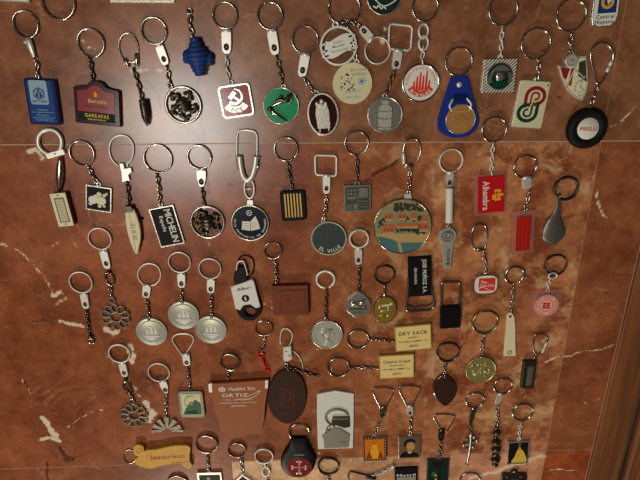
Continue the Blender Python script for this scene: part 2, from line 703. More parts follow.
def loop(pxs, wire=0.9, m='steel', closed=True, k=6, name='key_ring', smooth=True, z=None):
    """a bent wire through pixels"""
    z = wire if z is None else z
    p = [at(x, y, z) + (z,) for x, y in pxs]
    if smooth:
        p = smooth_path(p, closed, k)
    b = MB()
    tube(b, p, wire, m, closed, 8)
    return b.build(name)


def rounded_loop(pxs, rad, wire=1.0, m='nickel', name='key_ring'):
    """a bent wire with straight sides and rounded corners"""
    P = [at(x, y, wire) for x, y in pxs]
    n = len(P)
    out = []
    for i in range(n):
        a, c, d = P[i - 1], P[i], P[(i + 1) % n]
        la, ld = math.dist(a, c), math.dist(d, c)
        ra = min(rad, la * 0.45, ld * 0.45)
        s = (c[0] + (a[0] - c[0]) * ra / la, c[1] + (a[1] - c[1]) * ra / la)
        e = (c[0] + (d[0] - c[0]) * ra / ld, c[1] + (d[1] - c[1]) * ra / ld)
        for j in range(7):
            t = j / 6
            out.append(((1 - t) ** 2 * s[0] + 2 * t * (1 - t) * c[0] + t * t * e[0], (1 - t) ** 2 * s[1] + 2 * t * (1 - t) * c[1] + t * t * e[1], wire))
    b = MB()
    tube(b, out, wire, m, True, 8)
    return b.build(name)


def radial(poly, c, n=36):
    """outline of a convex shape seen from c, n points by angle"""
    out = []
    for i in range(n):
        a = 2 * math.pi * i / n
        dx, dy = math.cos(a), math.sin(a)
        best = None
        for j in range(len(poly)):
            x1, y1 = poly[j]; x2, y2 = poly[(j + 1) % len(poly)]
            ex, ey = x2 - x1, y2 - y1
            den = dx * ey - dy * ex
            if abs(den) < 1e-9:
                continue
            t = ((x1 - c[0]) * ey - (y1 - c[1]) * ex) / den
            u = ((x1 - c[0]) * dy - (y1 - c[1]) * dx) / den
            if t > 0 and -1e-6 <= u <= 1 + 1e-6 and (best is None or t < best):
                best = t
        best = best or 1.0
        out.append((c[0] + dx * best, c[1] + dy * best))
    return out


def clasp(top, bot, w=8.0, m='nickel', th=3.4, taper=0.94, hole=True):
    """swivel clasp: knuckle round the ring, flat body with an eye"""
    z1 = th
    p0, p1 = at(top[0], top[1], z1), at(bot[0], bot[1], z1)
    L = math.dist(p0, p1)
    f = Fr(c=(0, 0), r=1)
    f.o = ((p0[0] + p1[0]) / 2, (p0[1] + p1[1]) / 2)
    f.a = math.atan2(p0[1] - p1[1], p0[0] - p1[0]) - math.pi / 2
    f.ex = (math.cos(f.a), math.sin(f.a)); f.ey = (-f.ex[1], f.ex[0])
    f.w = w; f.h = L
    out = [(-1, 1), (1, 1), (1, 0.0), (taper, -0.62), (taper * 0.8, -0.88), (taper * 0.4, -1), (-taper * 0.4, -1), (-taper * 0.8, -0.88), (-taper, -0.62), (-1, 0.0)]
    poly = f.pts(out)
    b = MB()
    hc = f.n(0, -0.42)
    if hole:
        o = radial(poly, hc)
        hx, hy = w * 0.25, min(L * 0.17, w * 0.32)
        inn = []
        for i in range(36):
            a = 2 * math.pi * i / 36
            dx, dy = math.cos(a - f.a), math.sin(a - f.a)
            k = 1 / math.sqrt((dx / hx) ** 2 + (dy / hy) ** 2)
            inn.append((hc[0] + math.cos(a) * k, hc[1] + math.sin(a) * k))
        annulus(b, o, inn, 0.3, z1, m, 0.35)
    else:
        prism(b, poly, 0.3, z1, m, 0.4)
    k0, k1 = f.n(-0.9, 0.86), f.n(0.9, 0.86)
    tube(b, [k0 + (1.9,), k1 + (1.9,)], 1.9, m, False, 12)
    o = b.build('swivel_clasp')
    if hole:
        b = MB()
        ball(b, hc + (th * 0.35,), (w * 0.27, w * 0.27, th * 0.4), 'gunmetal')  # dark pin head put in to darken the eye as shade would
        b.build('shade_pin', o)
    return o


def one_link(b, c, d, roll, L, W, r, m):
    """one wire link centred on c, along d, lying on a slant as the chain rolls over"""
    s = vnorm(vcross((0, 0.5, 0.87), d))
    n0 = vcross(d, s)
    side = tuple(s[i] * math.cos(roll) + n0[i] * math.sin(roll) for i in range(3))
    pn = vcross(d, side)
    pts = []
    hw, hl = W / 2 - r, (L - W) / 2
    for k in range(5):
        a = -math.pi / 2 + math.pi * k / 4
        pts.append((hl + hw * math.cos(a), hw * math.sin(a)))
    for k in range(5):
        a = math.pi / 2 + math.pi * k / 4
        pts.append((-hl + hw * math.cos(a), hw * math.sin(a)))
    tube(b, [tuple(c[i] + d[i] * u + side[i] * v for i in range(3)) for u, v in pts], r, m, True, 6, pn)


def chain(pxs, L=5.2, W=4.0, r=0.62, m='steel', z=1.9, name='chain', parent=None):
    P = [at(x, y, z) for x, y in pxs]
    L, W, r = max(L, 7.4), max(W, 4.7), max(r, 0.86)
    z = max(z, 2.3)
    seg = [math.dist(P[i], P[i + 1]) for i in range(len(P) - 1)]
    tot = sum(seg)
    n = max(1, round((tot + 1.0) / (L - 2 * r - 0.4)))
    step = tot / n
    b = MB()
    for i in range(n):
        s = (i + 0.5) * step
        j = 0
        while j < len(seg) - 1 and s > seg[j]:
            s -= seg[j]; j += 1
        t = s / (seg[j] or 1)
        c = (P[j][0] + (P[j + 1][0] - P[j][0]) * t, P[j][1] + (P[j + 1][1] - P[j][1]) * t, z)
        d = vnorm((P[j + 1][0] - P[j][0], P[j + 1][1] - P[j][1], 0))
        kink = 0.22 * (1 if (i // 2) % 2 else -1)
        d = (d[0] * math.cos(kink) - d[1] * math.sin(kink), d[0] * math.sin(kink) + d[1] * math.cos(kink), 0)
        one_link(b, c, d, math.radians(8 if i % 2 else -80), step + 2 * r + 0.5, W, r, m)
    return b.build(name, parent)


def jump(px, py, r=2.0, wire=0.5, m='steel', z=1.2, name='jump_ring', parent=None):
    c = at(px, py, z)
    b = MB()
    tube(b, [(x, y, z) for x, y in circle(c, r, 16)], wire, m, True, 6)
    return b.build(name, parent)


def bail(b, px, py, r=2.6, hole=1.2, z0=0.3, z1=2.2, m='nickel'):
    """the pierced lug on a fob that takes the chain"""
    c = at(px, py, z1)
    annulus(b, circle(c, r, 20), circle(c, hole, 20), z0, z1, m, 0.25, True)


def coin_disc(fr, z0, z1, rim, face, name='disc', rimw=1.5, ky=1.0, recess=0.5, parent=None):
    """round fob: raised rim, sunken face"""
    R = fr.w / 2
    b = MB()
    zf = z1 - recess
    lathe(b, fr.o, [(0, z0), (R * 0.96, z0), (R, z0 + 0.4), (R, z1 - 0.35), (R - 0.35, z1), (R - rimw + 0.2, z1), (R - rimw, zf), (R - rimw, zf)], rim, 44, ky, fr.a)
    lathe(b, fr.o, [(R - rimw + 0.02, zf), ((R - rimw) * 0.5, zf), (0, zf)], face, 44, ky, fr.a)
    return b.build(name, parent), zf


# ---------------------------------------------------------------- the floor: polished marble tiles, and the wooden strip at the side
def seg_dist(X, Y, pl):
    d = np.full(X.shape, 1e9)
    for (x0, y0), (x1, y1) in zip(pl[:-1], pl[1:]):
        vx, vy = x1 - x0, y1 - y0
        t = np.clip(((X - x0) * vx + (Y - y0) * vy) / (vx * vx + vy * vy + 1e-9), 0, 1)
        d = np.minimum(d, np.hypot(X - x0 - t * vx, Y - y0 - t * vy))
    return d


rng = random.Random(3)


def jagged(pxs, amp=2.0, step=7.0):
    P = [at(x, y) for x, y in pxs]
    out = [P[0]]
    for a, c in zip(P[:-1], P[1:]):
        n = max(1, int(math.dist(a, c) / step))
        for i in range(1, n + 1):
            t = i / n
            j = amp if i < n else amp * 0.3
            out.append((a[0] + (c[0] - a[0]) * t + rng.uniform(-j, j), a[1] + (c[1] - a[1]) * t + rng.uniform(-j, j)))
    return out


# pale veins: pixels along them, half width in mm, strength
PALE = [
    ([(2, 244), (18, 250), (32, 262), (46, 280), (54, 297), (56, 305)], 1.6, 0.50),
    ([(52, 296), (60, 292), (66, 296), (57, 303)], 2.6, 0.55),
    ([(60, 321), (70, 325), (84, 327)], 2.6, 0.75), ([(25, 325), (40, 321), (52, 324)], 0.7, 0.45),
    ([(0, 282), (14, 278), (30, 277)], 0.7, 0.35), ([(30, 252), (50, 247), (66, 240)], 0.8, 0.4),
    ([(43, 418), (49, 427), (56, 436)], 3.4, 0.9), ([(40, 440), (50, 438), (60, 441)], 2.6, 0.9),
    ([(55, 433), (72, 424), (90, 412), (106, 409)], 0.8, 0.5), ([(45, 409), (60, 397), (80, 394), (100, 391)], 0.7, 0.4),
    ([(22, 380), (28, 388), (31, 394)], 1.4, 0.6), ([(91, 430), (96, 436)], 1.8, 0.45), ([(62, 447), (70, 458), (77, 460)], 0.8, 0.5),
    ([(130, 345), (134, 356), (132, 362)], 3.6, 0.75), ([(104, 352), (112, 362), (118, 372)], 1.0, 0.35),
    ([(146, 404), (152, 412), (149, 420)], 4.6, 0.8), ([(128, 378), (140, 396), (146, 404)], 2.0, 0.5), ([(107, 330), (113, 334), (117, 331)], 3.6, 0.8),
    ([(28, 152), (36, 149), (42, 158)], 2.4, 0.7), ([(60, 210), (70, 235), (82, 262)], 1.2, 0.35),
    ([(80, 40), (105, 55), (122, 64), (132, 70)], 1.0, 0.45), ([(132, 70), (146, 70), (160, 71)], 2.2, 0.6),
    ([(262, 303), (272, 308), (276, 314)], 0.9, 0.6), ([(214, 352), (206, 345), (208, 335)], 0.8, 0.4),
    ([(318, 218), (336, 208), (346, 212)], 0.8, 0.45), ([(340, 232), (346, 220)], 1.0, 0.4),
    ([(300, 343), (320, 350), (330, 362), (334, 380)], 0.7, 0.45), ([(246, 448), (262, 450), (280, 452)], 0.7, 0.5),
    ([(378, 20), (386, 28), (382, 44)], 2.6, 0.45), ([(597, 190), (599, 205), (602, 213), (608, 219)], 1.1, 0.85),
    ([(600, 131), (614, 126), (628, 115), (640, 103)], 1.0, 0.5),
    ([(470, 478), (492, 473), (514, 465), (528, 461), (542, 456)], 2.4, 0.95), ([(528, 460), (546, 456)], 1.6, 0.9),
    ([(548, 471), (560, 469), (574, 470)], 1.2, 0.7), ([(563, 357), (577, 353), (596, 350), (615, 344)], 1.3, 0.65),
    ([(556, 408), (572, 405), (590, 402), (601, 398)], 0.8, 0.4), ([(545, 362), (560, 356)], 1.8, 0.6),
    ([(464, 392), (480, 398), (500, 402), (520, 408)], 0.7, 0.4), ([(478, 430), (486, 444), (492, 450)], 1.0, 0.4),
    ([(296, 455), (302, 440), (312, 447), (320, 454)], 1.6, 0.5), ([(345, 455), (352, 460), (347, 466)], 1.2, 0.4),
    ([(200, 232), (212, 250), (216, 270)], 0.8, 0.35), ([(205, 344), (212, 360)], 0.8, 0.35),
    ([(560, 42), (572, 60), (586, 70)], 0.7, 0.3), ([(120, 200), (138, 222), (150, 250)], 0.8, 0.3),
]
DARK = [
    ([(196, 60), (200, 76), (198, 92), (202, 110), (201, 124), (204, 140)], 0.8, 0.9),
    ([(182, 124), (192, 132), (200, 140)], 0.7, 0.8), ([(152, 86), (158, 96), (161, 108)], 0.8, 0.9), ([(140, 74), (152, 86)], 0.5, 0.6),
    ([(204, 144), (208, 156), (207, 170), (209, 193)], 0.6, 0.8),
    ([(60, 448), (64, 455), (73, 459), (66, 460)], 2.8, 1.0), ([(24, 381), (28, 388)], 1.2, 0.8),
    ([(374, 174), (386, 168), (398, 160)], 1.8, 0.7), ([(360, 186), (374, 174)], 0.8, 0.5),
    ([(32, 322), (44, 320), (54, 324)], 0.7, 0.6), ([(142, 374), (154, 382), (160, 376)], 3.2, 0.5), ([(184, 380), (176, 392)], 1.0, 0.5),
    ([(70, 190), (84, 210), (98, 232)], 1.4, 0.4), ([(436, 88), (450, 92)], 1.2, 0.3), ([(590, 374), (594, 388), (588, 392)], 0.6, 0.4),
    ([(228, 184), (232, 185)], 1.2, 0.9), ([(47, 462), (48, 480)], 0.9, 0.8), ([(554, 94), (562, 100)], 2.6, 0.35),
]
PALE = [(jagged(p, 1.5 * min(2.0, w)), w, s) for p, w, s in PALE]
DARK = [(jagged(p, 1.2), w, s) for p, w, s in DARK]

l1a, l1b = at(0, 145), at(640, 141)
l2a, l2b = at(0, 469.5), at(545, 451)
YA = lambda x: l1a[1] + (l1b[1] - l1a[1]) * (x - l1a[0]) / (l1b[0] - l1a[0])
YB = lambda x: l2a[1] + (l2b[1] - l2a[1]) * (x - l2a[0]) / (l2b[0] - l2a[0])
XL = lambda y: at(209, 193)[0] + (at(232, 465)[0] - at(209, 193)[0]) * (y - at(209, 193)[1]) / (at(232, 465)[1] - at(209, 193)[1])
XR = lambda y: at(598, 160)[0] + (at(547, 446)[0] - at(598, 160)[0]) * (y - at(598, 160)[1]) / (at(547, 446)[1] - at(598, 160)[1])
XW = lambda y: at(632, 280)[0] + (at(585, 480)[0] - at(632, 280)[0]) * (y - at(632, 280)[1]) / (at(585, 480)[1] - at(632, 280)[1])
S_lin = lambda c: np.array(srgb(*c)[:3])
RED, RUST, BROWN, TAN, BEIGE, PINK = S_lin((150, 83, 50)), S_lin((158, 84, 48)), S_lin((142, 86, 54)), S_lin((188, 122, 80)), S_lin((232, 188, 142)), S_lin((212, 146, 110))


def crossing(fx, fy):
    x, y = 0.0, -100.0
    for _ in range(12):
        y = fy(x); x = fx(y)
    return (x, y)


FAR, NEAR, WEST = 420.0, -900.0, -800.0
Y_top = lambda x: FAR
Y_bot = lambda x: NEAR
X_w = lambda y: WEST
tiles = [
    (X_w, XL, YA, Y_top), (XL, XR, YA, Y_top), (XR, XW, YA, Y_top),
    (X_w, XL, YB, YA), (XL, XR, YB, YA), (XR, XW, YB, YA),
    (X_w, XL, Y_bot, YB), (XL, XR, Y_bot, YB), (XR, XW, Y_bot, YB),
]


def build_floor():
    V, F, ST, VE = [], [], [], []
    off = 0
    for ti, (fl, fr_, fb, ft) in enumerate(tiles):
        west, east = fl is XL, fr_ is XL
        gw, ge, g = (0.02 if west else 0.16), (0.02 if east else 0.16), 0.55
        bl, br, tr, tl = crossing(fl, fb), crossing(fr_, fb), crossing(fr_, ft), crossing(fl, ft)
        bl, br, tr, tl = (bl[0] + gw, bl[1] + g), (br[0] - ge, br[1] + g), (tr[0] - ge, tr[1] - g), (tl[0] + gw, tl[1] - g)
        nx = max(2, int(abs(br[0] - bl[0]) / 2.4))
        ny = max(2, int(abs(tl[1] - bl[1]) / 2.4))
        U, W = np.meshgrid(np.linspace(0, 1, nx + 1), np.linspace(0, 1, ny + 1))
        X = (1 - W) * ((1 - U) * bl[0] + U * br[0]) + W * ((1 - U) * tl[0] + U * tr[0])
        Y = (1 - W) * ((1 - U) * bl[1] + U * br[1]) + W * ((1 - U) * tl[1] + U * tr[1])
        X, Y = X.ravel(), Y.ravel()
        # the stone's own colour in each tile
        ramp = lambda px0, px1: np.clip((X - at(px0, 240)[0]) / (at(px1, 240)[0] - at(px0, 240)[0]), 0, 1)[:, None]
        blot = np.zeros(X.shape)
        if ti == 0: c = BROWN * (1 - ramp(-20, 180)) * 1.0 + S_lin((146, 92, 60)) * ramp(-20, 180)
        elif ti == 1: c = S_lin((146, 96, 66)) + 0 * X[:, None]
        elif ti == 2: c = S_lin((148, 98, 66)) + 0 * X[:, None]
        elif ti == 3: c = RED + 0 * X[:, None]
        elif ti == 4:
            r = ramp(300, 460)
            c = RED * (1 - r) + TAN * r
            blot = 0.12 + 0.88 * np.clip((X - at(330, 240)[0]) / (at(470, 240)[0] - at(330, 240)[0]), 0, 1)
        elif ti == 5: c = S_lin((156, 90, 56)) + 0 * X[:, None]
        elif ti == 6: c = S_lin((144, 80, 50)) + 0 * X[:, None]
        elif ti == 7:
            c = BEIGE * (1 - ramp(300, 520)) + PINK * ramp(300, 520)
            blot = 0.25 + 0 * X
        else: c = S_lin((170, 86, 48)) + 0 * X[:, None]
        pv = np.zeros(X.shape); dv = np.zeros(X.shape)
        for pl, w, s in PALE:
            pv = np.maximum(pv, s * np.exp(-(seg_dist(X, Y, pl) / (w * 1.25)) ** 2))
        for pl, w, s in DARK:
            dv = np.maximum(dv, min(1.0, s * 1.15) * np.exp(-(seg_dist(X, Y, pl) / max(1.7, w * 1.25)) ** 2))
        V.append(np.stack([X, Y, np.zeros(X.shape)], 1) / 1000)
        i = np.arange((nx + 1) * ny).reshape(ny, nx + 1)[:, :-1].ravel() + off
        F.append(np.stack([i, i + 1, i + nx + 2, i + nx + 1], 1))
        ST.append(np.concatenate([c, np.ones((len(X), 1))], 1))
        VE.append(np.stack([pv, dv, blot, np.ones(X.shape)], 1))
        off += len(X)
    nt_ = off
    V.append(np.array([[WEST, NEAR, -0.5], [330, NEAR, -0.5], [330, FAR, -0.5], [WEST, FAR, -0.5]]) / 1000)
    xw0, xw1 = XW(NEAR) + 4, XW(FAR) + 4
    V[-1][1][0] = xw0 / 1000; V[-1][2][0] = xw1 / 1000
    F.append(np.array([[off, off + 1, off + 2, off + 3]]))
    ST.append(np.ones((4, 4))); VE.append(np.zeros((4, 4)))
    V, F, ST, VE = map(np.concatenate, (V, F, ST, VE))
    me = bpy.data.meshes.new('floor')
    me.vertices.add(len(V)); me.vertices.foreach_set('co', V.astype(np.float32).ravel())
    me.loops.add(F.size); me.loops.foreach_set('vertex_index', F.astype(np.int32).ravel())
    me.polygons.add(len(F))
    me.polygons.foreach_set('loop_start', np.arange(0, F.size, 4, dtype=np.int32))
    me.materials.append(MATS['red_marble']); me.materials.append(MATS['grout'])
    mi = np.zeros(len(F), np.int32); mi[-1] = 1
    me.polygons.foreach_set('material_index', mi)
    me.update(calc_edges=True)
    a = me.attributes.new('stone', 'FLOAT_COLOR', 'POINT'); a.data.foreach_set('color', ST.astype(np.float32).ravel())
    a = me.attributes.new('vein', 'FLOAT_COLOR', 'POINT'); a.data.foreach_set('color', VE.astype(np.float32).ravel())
    o = bpy.data.objects.new('floor', me)
    COL.objects.link(o)
    o['kind'] = 'structure'


build_floor()


def trim(name, d0, d1, z0, z1, m, bev):
    """a wooden strip running along the edge of the marble, d0..d1 mm beyond that edge"""
    ORG[0] = ORG[1] = 0.0
    b = MB()
    p = [(XW(NEAR) + d0, NEAR), (XW(NEAR) + d1, NEAR), (XW(FAR) + d1, FAR), (XW(FAR) + d0, FAR)]
    prism(b, p, z0, z1, m, bev)
    CUR[0] = None
    o = b.build(name)
    o['kind'] = 'structure'


trim('trim_1', 0.6, 40, -6, 4, 'wood_brown', 1.5)
trim('trim_2', 40.6, 48, -6, 2, 'wood_dark', 2.0)
trim('trim_3', 48.6, 260, -6, 7, 'wood_brown', 3.0)


# ================================================================ the keychains, row by row
def lettering(b, parent, label=None):
    return b.build('lettering', parent, label)


# ---- top edge of the photograph
K('plaque_keychain', 'plate cut off by the top left corner, only its pale bottom edge showing', 12, -6)
F = Fr([(-6, -30), (26, -30), (29, 1.5), (-3, 2.5)], 2.5)
b = MB(); prism(b, F.rect(-1, -1, 1, 1, 1.5), 0.2, 2.5, 'silver', 0.4); P = b.build('plaque')
b = MB(); flat(b, F.rect(-.88, -.9, .88, .9), 2.7, 'white'); b.build('face_plate', P)

K('ring_keychain', 'large empty split ring cut off by the top edge, above the red bottle-label plaque', 58, 2)
ring(58.3, 2, 17.2, wire=0.95)
chain([(56, -15), (54, -34)])
F = Fr(c=(54, -52), r=17, z=3)
coin_disc(F, 0.2, 3, 'silver', 'pewter')

K('plaque_keychain', 'pale green plate in a silver frame, cut off at the top above the bullet charm', 142, -12)
F = Fr([(106, -30), (172, -34), (174, 1.2), (109, 3.8)], 3)
b = MB(); prism(b, F.rect(-1, -1, 1, 1, 1.5), 0.2, 2.6, 'silver', 0.4); P = b.build('plaque')
b = MB(); flat(b, F.rect(-.96, -.9, .96, .9), 2.8, 'cream'); b.build('face_plate', P)

K('disc_keychain', 'dark green enamel disc with white lettering cut off by the top edge', 384.5, -4)
F = Fr(c=(384.3, -4.5), r=18, z=3)
P, z = coin_disc(F, 0.2, 3, 'silver', 'green_bottle', rimw=1.2)
b = MB()
stroke(b, smooth_path(F.pts([(-.5, -.2), (-.1, -.5), (.3, -.45), (.75, -.15)])), 1.0, z, z + .3, 'white')
stroke(b, smooth_path(F.pts([(-.6, -.52), (-.4, -.62), (-.3, -.5), (-.15, -.66), (0, -.55), (.12, -.68)])), 1.3, z, z + .3, 'white')
b.build('emblem', P)

K('tag_keychain', 'white tag with a dark blue square, cut off at the top right corner', 606, 10)
F = Fr([(594, -14), (621, -13), (618.5, 27), (592.5, 27)], 2.6)
b = MB()
prism(b, F.pts([(-1, 1), (1, 1), (1, -.45), (.86, -.82), (.5, -1), (-.5, -1.02), (-.86, -.86), (-1, -.5)]), 0.2, 2.2, 'silver', 0.4); P = b.build('tag')
b = MB()
prism(b, F.pts([(-.9, .95), (.9, .95), (.9, -.42), (.78, -.75), (.46, -.92), (-.46, -.93), (-.78, -.78), (-.9, -.46)]), 2.0, 2.5, 'white', 0.1); b.build('face_plate', P)
b = MB()
flat(b, F.rect(-.62, -.30, .76, .9), 2.65, 'navy_enamel')
flat(b, F.rect(-.58, -.26, .72, .9), 2.7, 'blue')
annulus(b, F.circ(.05, .25, 6.0), F.circ(.05, .25, 3.4), 2.6, 2.85, 'amber', 0.05)
flat(b, F.pts([(.05, .6), (.35, .4), (.1, .1), (.0, .3)]), 2.95, 'white')
b.build('emblem', P)
b = MB(); write(b, 'Central', F, 0, -.47, 3.4, 'blue_deep', 2.6, width=17); write(b, 'Hispano', F, -.02, -.72, 3.4, 'blue_deep', 2.6, width=18); lettering(b, P)

# ---- first full row
K('plaque_keychain', 'deep blue acrylic block with a pale blue panel and hexagon emblem', 40, 60)
ring(25.8, 24.3, 13.3)
b = MB()
F2 = Fr(c=(31.5, 47), r=4)
p0, p1 = at(28, 38, 2), at(34.5, 57, 2)
spin(b, p0, p1, [(0, 2.2), (.15, 3.4), (.5, 3.0), (.8, 2.2), (1, 1.5)], 'nickel', 2.6, flatk=.7)
ball(b, at(25, 42, 2.6) + (2.6,), 1.6, 'nickel')
b.build('lobster_clasp')
chain([(35.5, 57), (38, 69), (37.5, 80)])
Z = 5.2
F = Fr([(25.5, 79), (54.5, 79.5), (59, 123), (29, 125)], Z)
b = MB(); prism(b, F.rect(-1.06, -1.03, 1.06, 1.02, 2), 0.2, Z - .4, 'blue_deep', 0.9); P = b.build('plaque')
b = MB()
flat(b, F.rect(-.90, -.94, .80, .94, 1.2), Z - .25, 'blue'); flat(b, F.rect(-.74, -.12, .46, .95, 2.2), Z - .1, 'blue_grey')
b.build('face_plate', P)
b = MB()
h = F.n(-.14, .36); hx = circle(h, 6.2, 6, rot=F.a + math.pi / 6); prism(b, hx, Z - .1, Z + .1, 'blue', 0)
annulus(b, circle(h, 5.2, 6, rot=F.a + math.pi / 6), circle(h, 4.6, 6, rot=F.a + math.pi / 6), Z, Z + .2, 'blue_grey', .05)
stroke(b, smooth_path(F.pts([(-.38, .30), (-.30, .48), (-.12, .40), (.0, .50), (.1, .32)])), 1.1, Z, Z + .2, 'blue_grey')
stroke(b, F.pts([(-.14, .45), (-.14, .2)]), 1.1, Z, Z + .2, 'blue_grey')
b.build('emblem', P)
b = MB()
write(b, 'MOTO VESPA', F, -.12, .02, 2.1, 'blue_deep', Z, width=14)
write(b, 'VESPINO', F, -.05, -.36, 1.9, 'blue_pale', Z, width=11)
write(b, 'GRANADA', F, -.05, -.60, 1.9, 'blue_pale', Z, width=13)
write(b, 'TELEFONO 20', F, -.03, -.81, 1.9, 'blue_pale', Z, width=17)
for v in (-.47, -.71):
    flat(b, F.rect(-.8, v - .01, .7, v + .012), Z + .02, 'blue_pale')
lettering(b, P)

K('plaque_keychain', 'dark red bottle-label block with an arched top, black foot band and gold lettering', 96, 70)
ring(91, 43, 14)
chain([(89.5, 57), (92, 70), (93.5, 83)], L=5.0, W=3.4, m='steel_dark')
Z = 5.5
F = Fr([(75, 88), (116.5, 91.5), (117, 124), (75.5, 122)], Z)
outl = [(-1, -1), (1, -1), (1, .92), (.92, 1), (.62, 1.04), (.42, 1.12), (.26, 1.34), (.02, 1.42), (-.24, 1.34), (-.42, 1.12), (-.62, 1.04), (-.92, 1), (-1, .92)]
b = MB(); prism(b, F.pts([(x * 1.1 + .04, y * 1.1 - .0) for x, y in outl]), 0.2, Z - .4, 'maroon_dark', 0.8); P = b.build('plaque')
b = MB(); prism(b, F.pts([(x * .88, y * .88) for x, y in outl]), Z - .5, Z - .2, 'red_label', 0); flat(b, F.rect(-.88, -.9, .88, -.36), Z - .1, 'black'); b.build('face_plate', P)
b = MB(); ball(b, F.n(-.0, .72) + (Z - .2,), (1.9, 2.7, .5), 'amber', rot=F.a); ball(b, F.n(0, .95) + (Z - .2,), (1.2, 1.2, .5), 'red_bright')
b.build('emblem', P)
b = MB()
write(b, 'Barceló', F, .08, .32, 3.6, 'yellow', Z, width=18)
write(b, 'RON ANEJO', F, .0, -.02, 1.8, 'maroon_dark', Z, width=22)
write(b, 'GARRAFAS', F, .02, -.56, 3.8, 'yellow', Z, width=24)
write(b, 'GRANADA', F, .0, -.80, 1.3, 'gold_ink', Z, width=18)
lettering(b, P)

K('bullet_keychain', 'dark bullet charm on a long chain from an oval snap hook', 133, 70)
loop([(128, 33), (133.5, 36), (137.5, 44), (138, 54), (136, 61), (129, 62), (124, 60), (119.5, 51), (119, 43), (122, 36)], 1.0, name='snap_hook')
b = MB(); spin(b, at(136.5, 53, 2), at(137, 66, 2), [(0, 1.4), (.1, 2), (.9, 2), (1, 1.4)], 'steel', 2); b.build('sleeve')
b = MB(); spin(b, at(124, 58, 2), at(129, 67, 2), [(0, 1.2), (.2, 1.9), (.8, 1.9), (1, 1.2)], 'steel', 2); b.build('hinge')
chain([(133, 68), (137.5, 80), (142, 98)], L=3.6, W=3.4, r=.7, m='steel_dark')
b = MB(); spin(b, at(143, 99, 4), at(147.5, 126, 4), [(0, 3.2), (.04, 4.3), (.08, 4.3), (.1, 3.8), (.14, 4.2), (.55, 4.2), (.7, 3.7), (.84, 2.6), (.95, 1.2), (1, .3)], 'gunmetal', 4.4)
b.build('bullet_charm')

K('disc_keychain', 'round openwork medallion with a ribbed barrel in its ring, left of the solid blue charm', 176, 70)
ring(154, 31, 13.3)
clasp((158, 44), (166, 65), 8.5)
chain([(166.5, 65), (169, 78), (171, 89)])
F = Fr(c=(183, 105), r=18.7, z=3)
b = MB(); annulus(b, F.circ(0, 0, F.w / 2, 48), F.circ(0, 0, F.w / 2 - 2.6, 48), .2, 3.2, 'silver', .8, True); bail(b, 171.5, 89.5); P = b.build('medallion_rim')


def ribbed_charm(F, P, s=1.0, rot=0.0):
    """a plain ribbed barrel among scrolls and knobs that tie it to the ring"""
    b = MB()
    R = F.w / 2
    rg = random.Random(int(rot * 100) + 4)
    for k in range(5):
        a = rot + k * 2 * math.pi / 5 + .5 + rg.uniform(-.2, .2)
        P_ = lambda r, d: (F.o[0] + R * r * math.cos(a + d), F.o[1] + R * r * math.sin(a + d))
        tube(b, smooth_path([P_(.25, 0) + (2.4,), P_(.55, -.2) + (3.2,), P_(.72, .12) + (3.0,), P_(.90, .05) + (1.8,)]), 1.7, 'antique')
        for r, d, q in ((.55, -.18, 2.9), (.70, .2, 2.5), (.62, .42, 2.1)):
            ball(b, P_(r, d) + (3.0,), (q * rg.uniform(.8, 1.2), q, q * .7), rg.choice(['antique', 'steel_dark']), rot=a)
    b.build('strut', P)
    b = MB()
    ca, sa = math.cos(rot), math.sin(rot)
    prof = []
    for i in range(33):
        t = i / 32
        prof.append((t, R * .40 * math.sqrt(max(.05, 1 - (2 * t - 1) ** 2 * .85)) * (1 + .10 * math.cos(t * 2 * math.pi * 4))))
    L = R * .40
    spin(b, (F.o[0] - sa * L, F.o[1] + ca * L), (F.o[0] + sa * L, F.o[1] - ca * L), prof, 'antique', 3.4, 18, .6)
    b.build('ribbed_charm', P)


ribbed_charm(F, P, rot=math.radians(25))

K('charm_keychain', 'solid blue ribbed plastic charm hanging from a short chain without a ring', 194, 30)
chain([(189, 10), (190, 24), (193.5, 39)], L=4.0, W=3.2)
b = MB(); c = at(189, 11, 2)
tube(b, [(x, y, 2.0) for x, y in circle(c, 2.6, 16)], .6, 'steel', True); b.build('jump_ring')
b = MB(); p0, p1 = at(194.5, 37, 5), at(200.5, 76, 5)
prof = [(0, 1.8)]
for t0, t1, r in ((0, .14, 4.6), (.14, .26, 6.0), (.26, .37, 9), (.37, .48, 11.2), (.48, .59, 11), (.59, .70, 9.2), (.70, .80, 7.6), (.80, .9, 6.4), (.9, 1, 4.8)):
    for k in range(1, 6):
        u = k / 6
        prof.append((t0 + (t1 - t0) * u, r * (.90 + .14 * math.sin(u * math.pi))))
prof.append((1, 1.5))
spin(b, p0, p1, prof, 'blue_plastic', 7.2, 20, .62)
P = b.build('ribbed_charm')
b = MB()
for (x, y), a in (((187.5, 56), .3), ((209, 58), -.3)):
    c = at(x, y, 4)
    ball(b, c + (5,), (4.4, 5.6, 3.6), 'blue_plastic', rot=a)
    ball(b, at(x + (-1.5 if a > 0 else 1.5), y + 4, 4) + (4,), (3.2, 3.4, 3), 'blue_plastic')
b.build('side_knob', P)

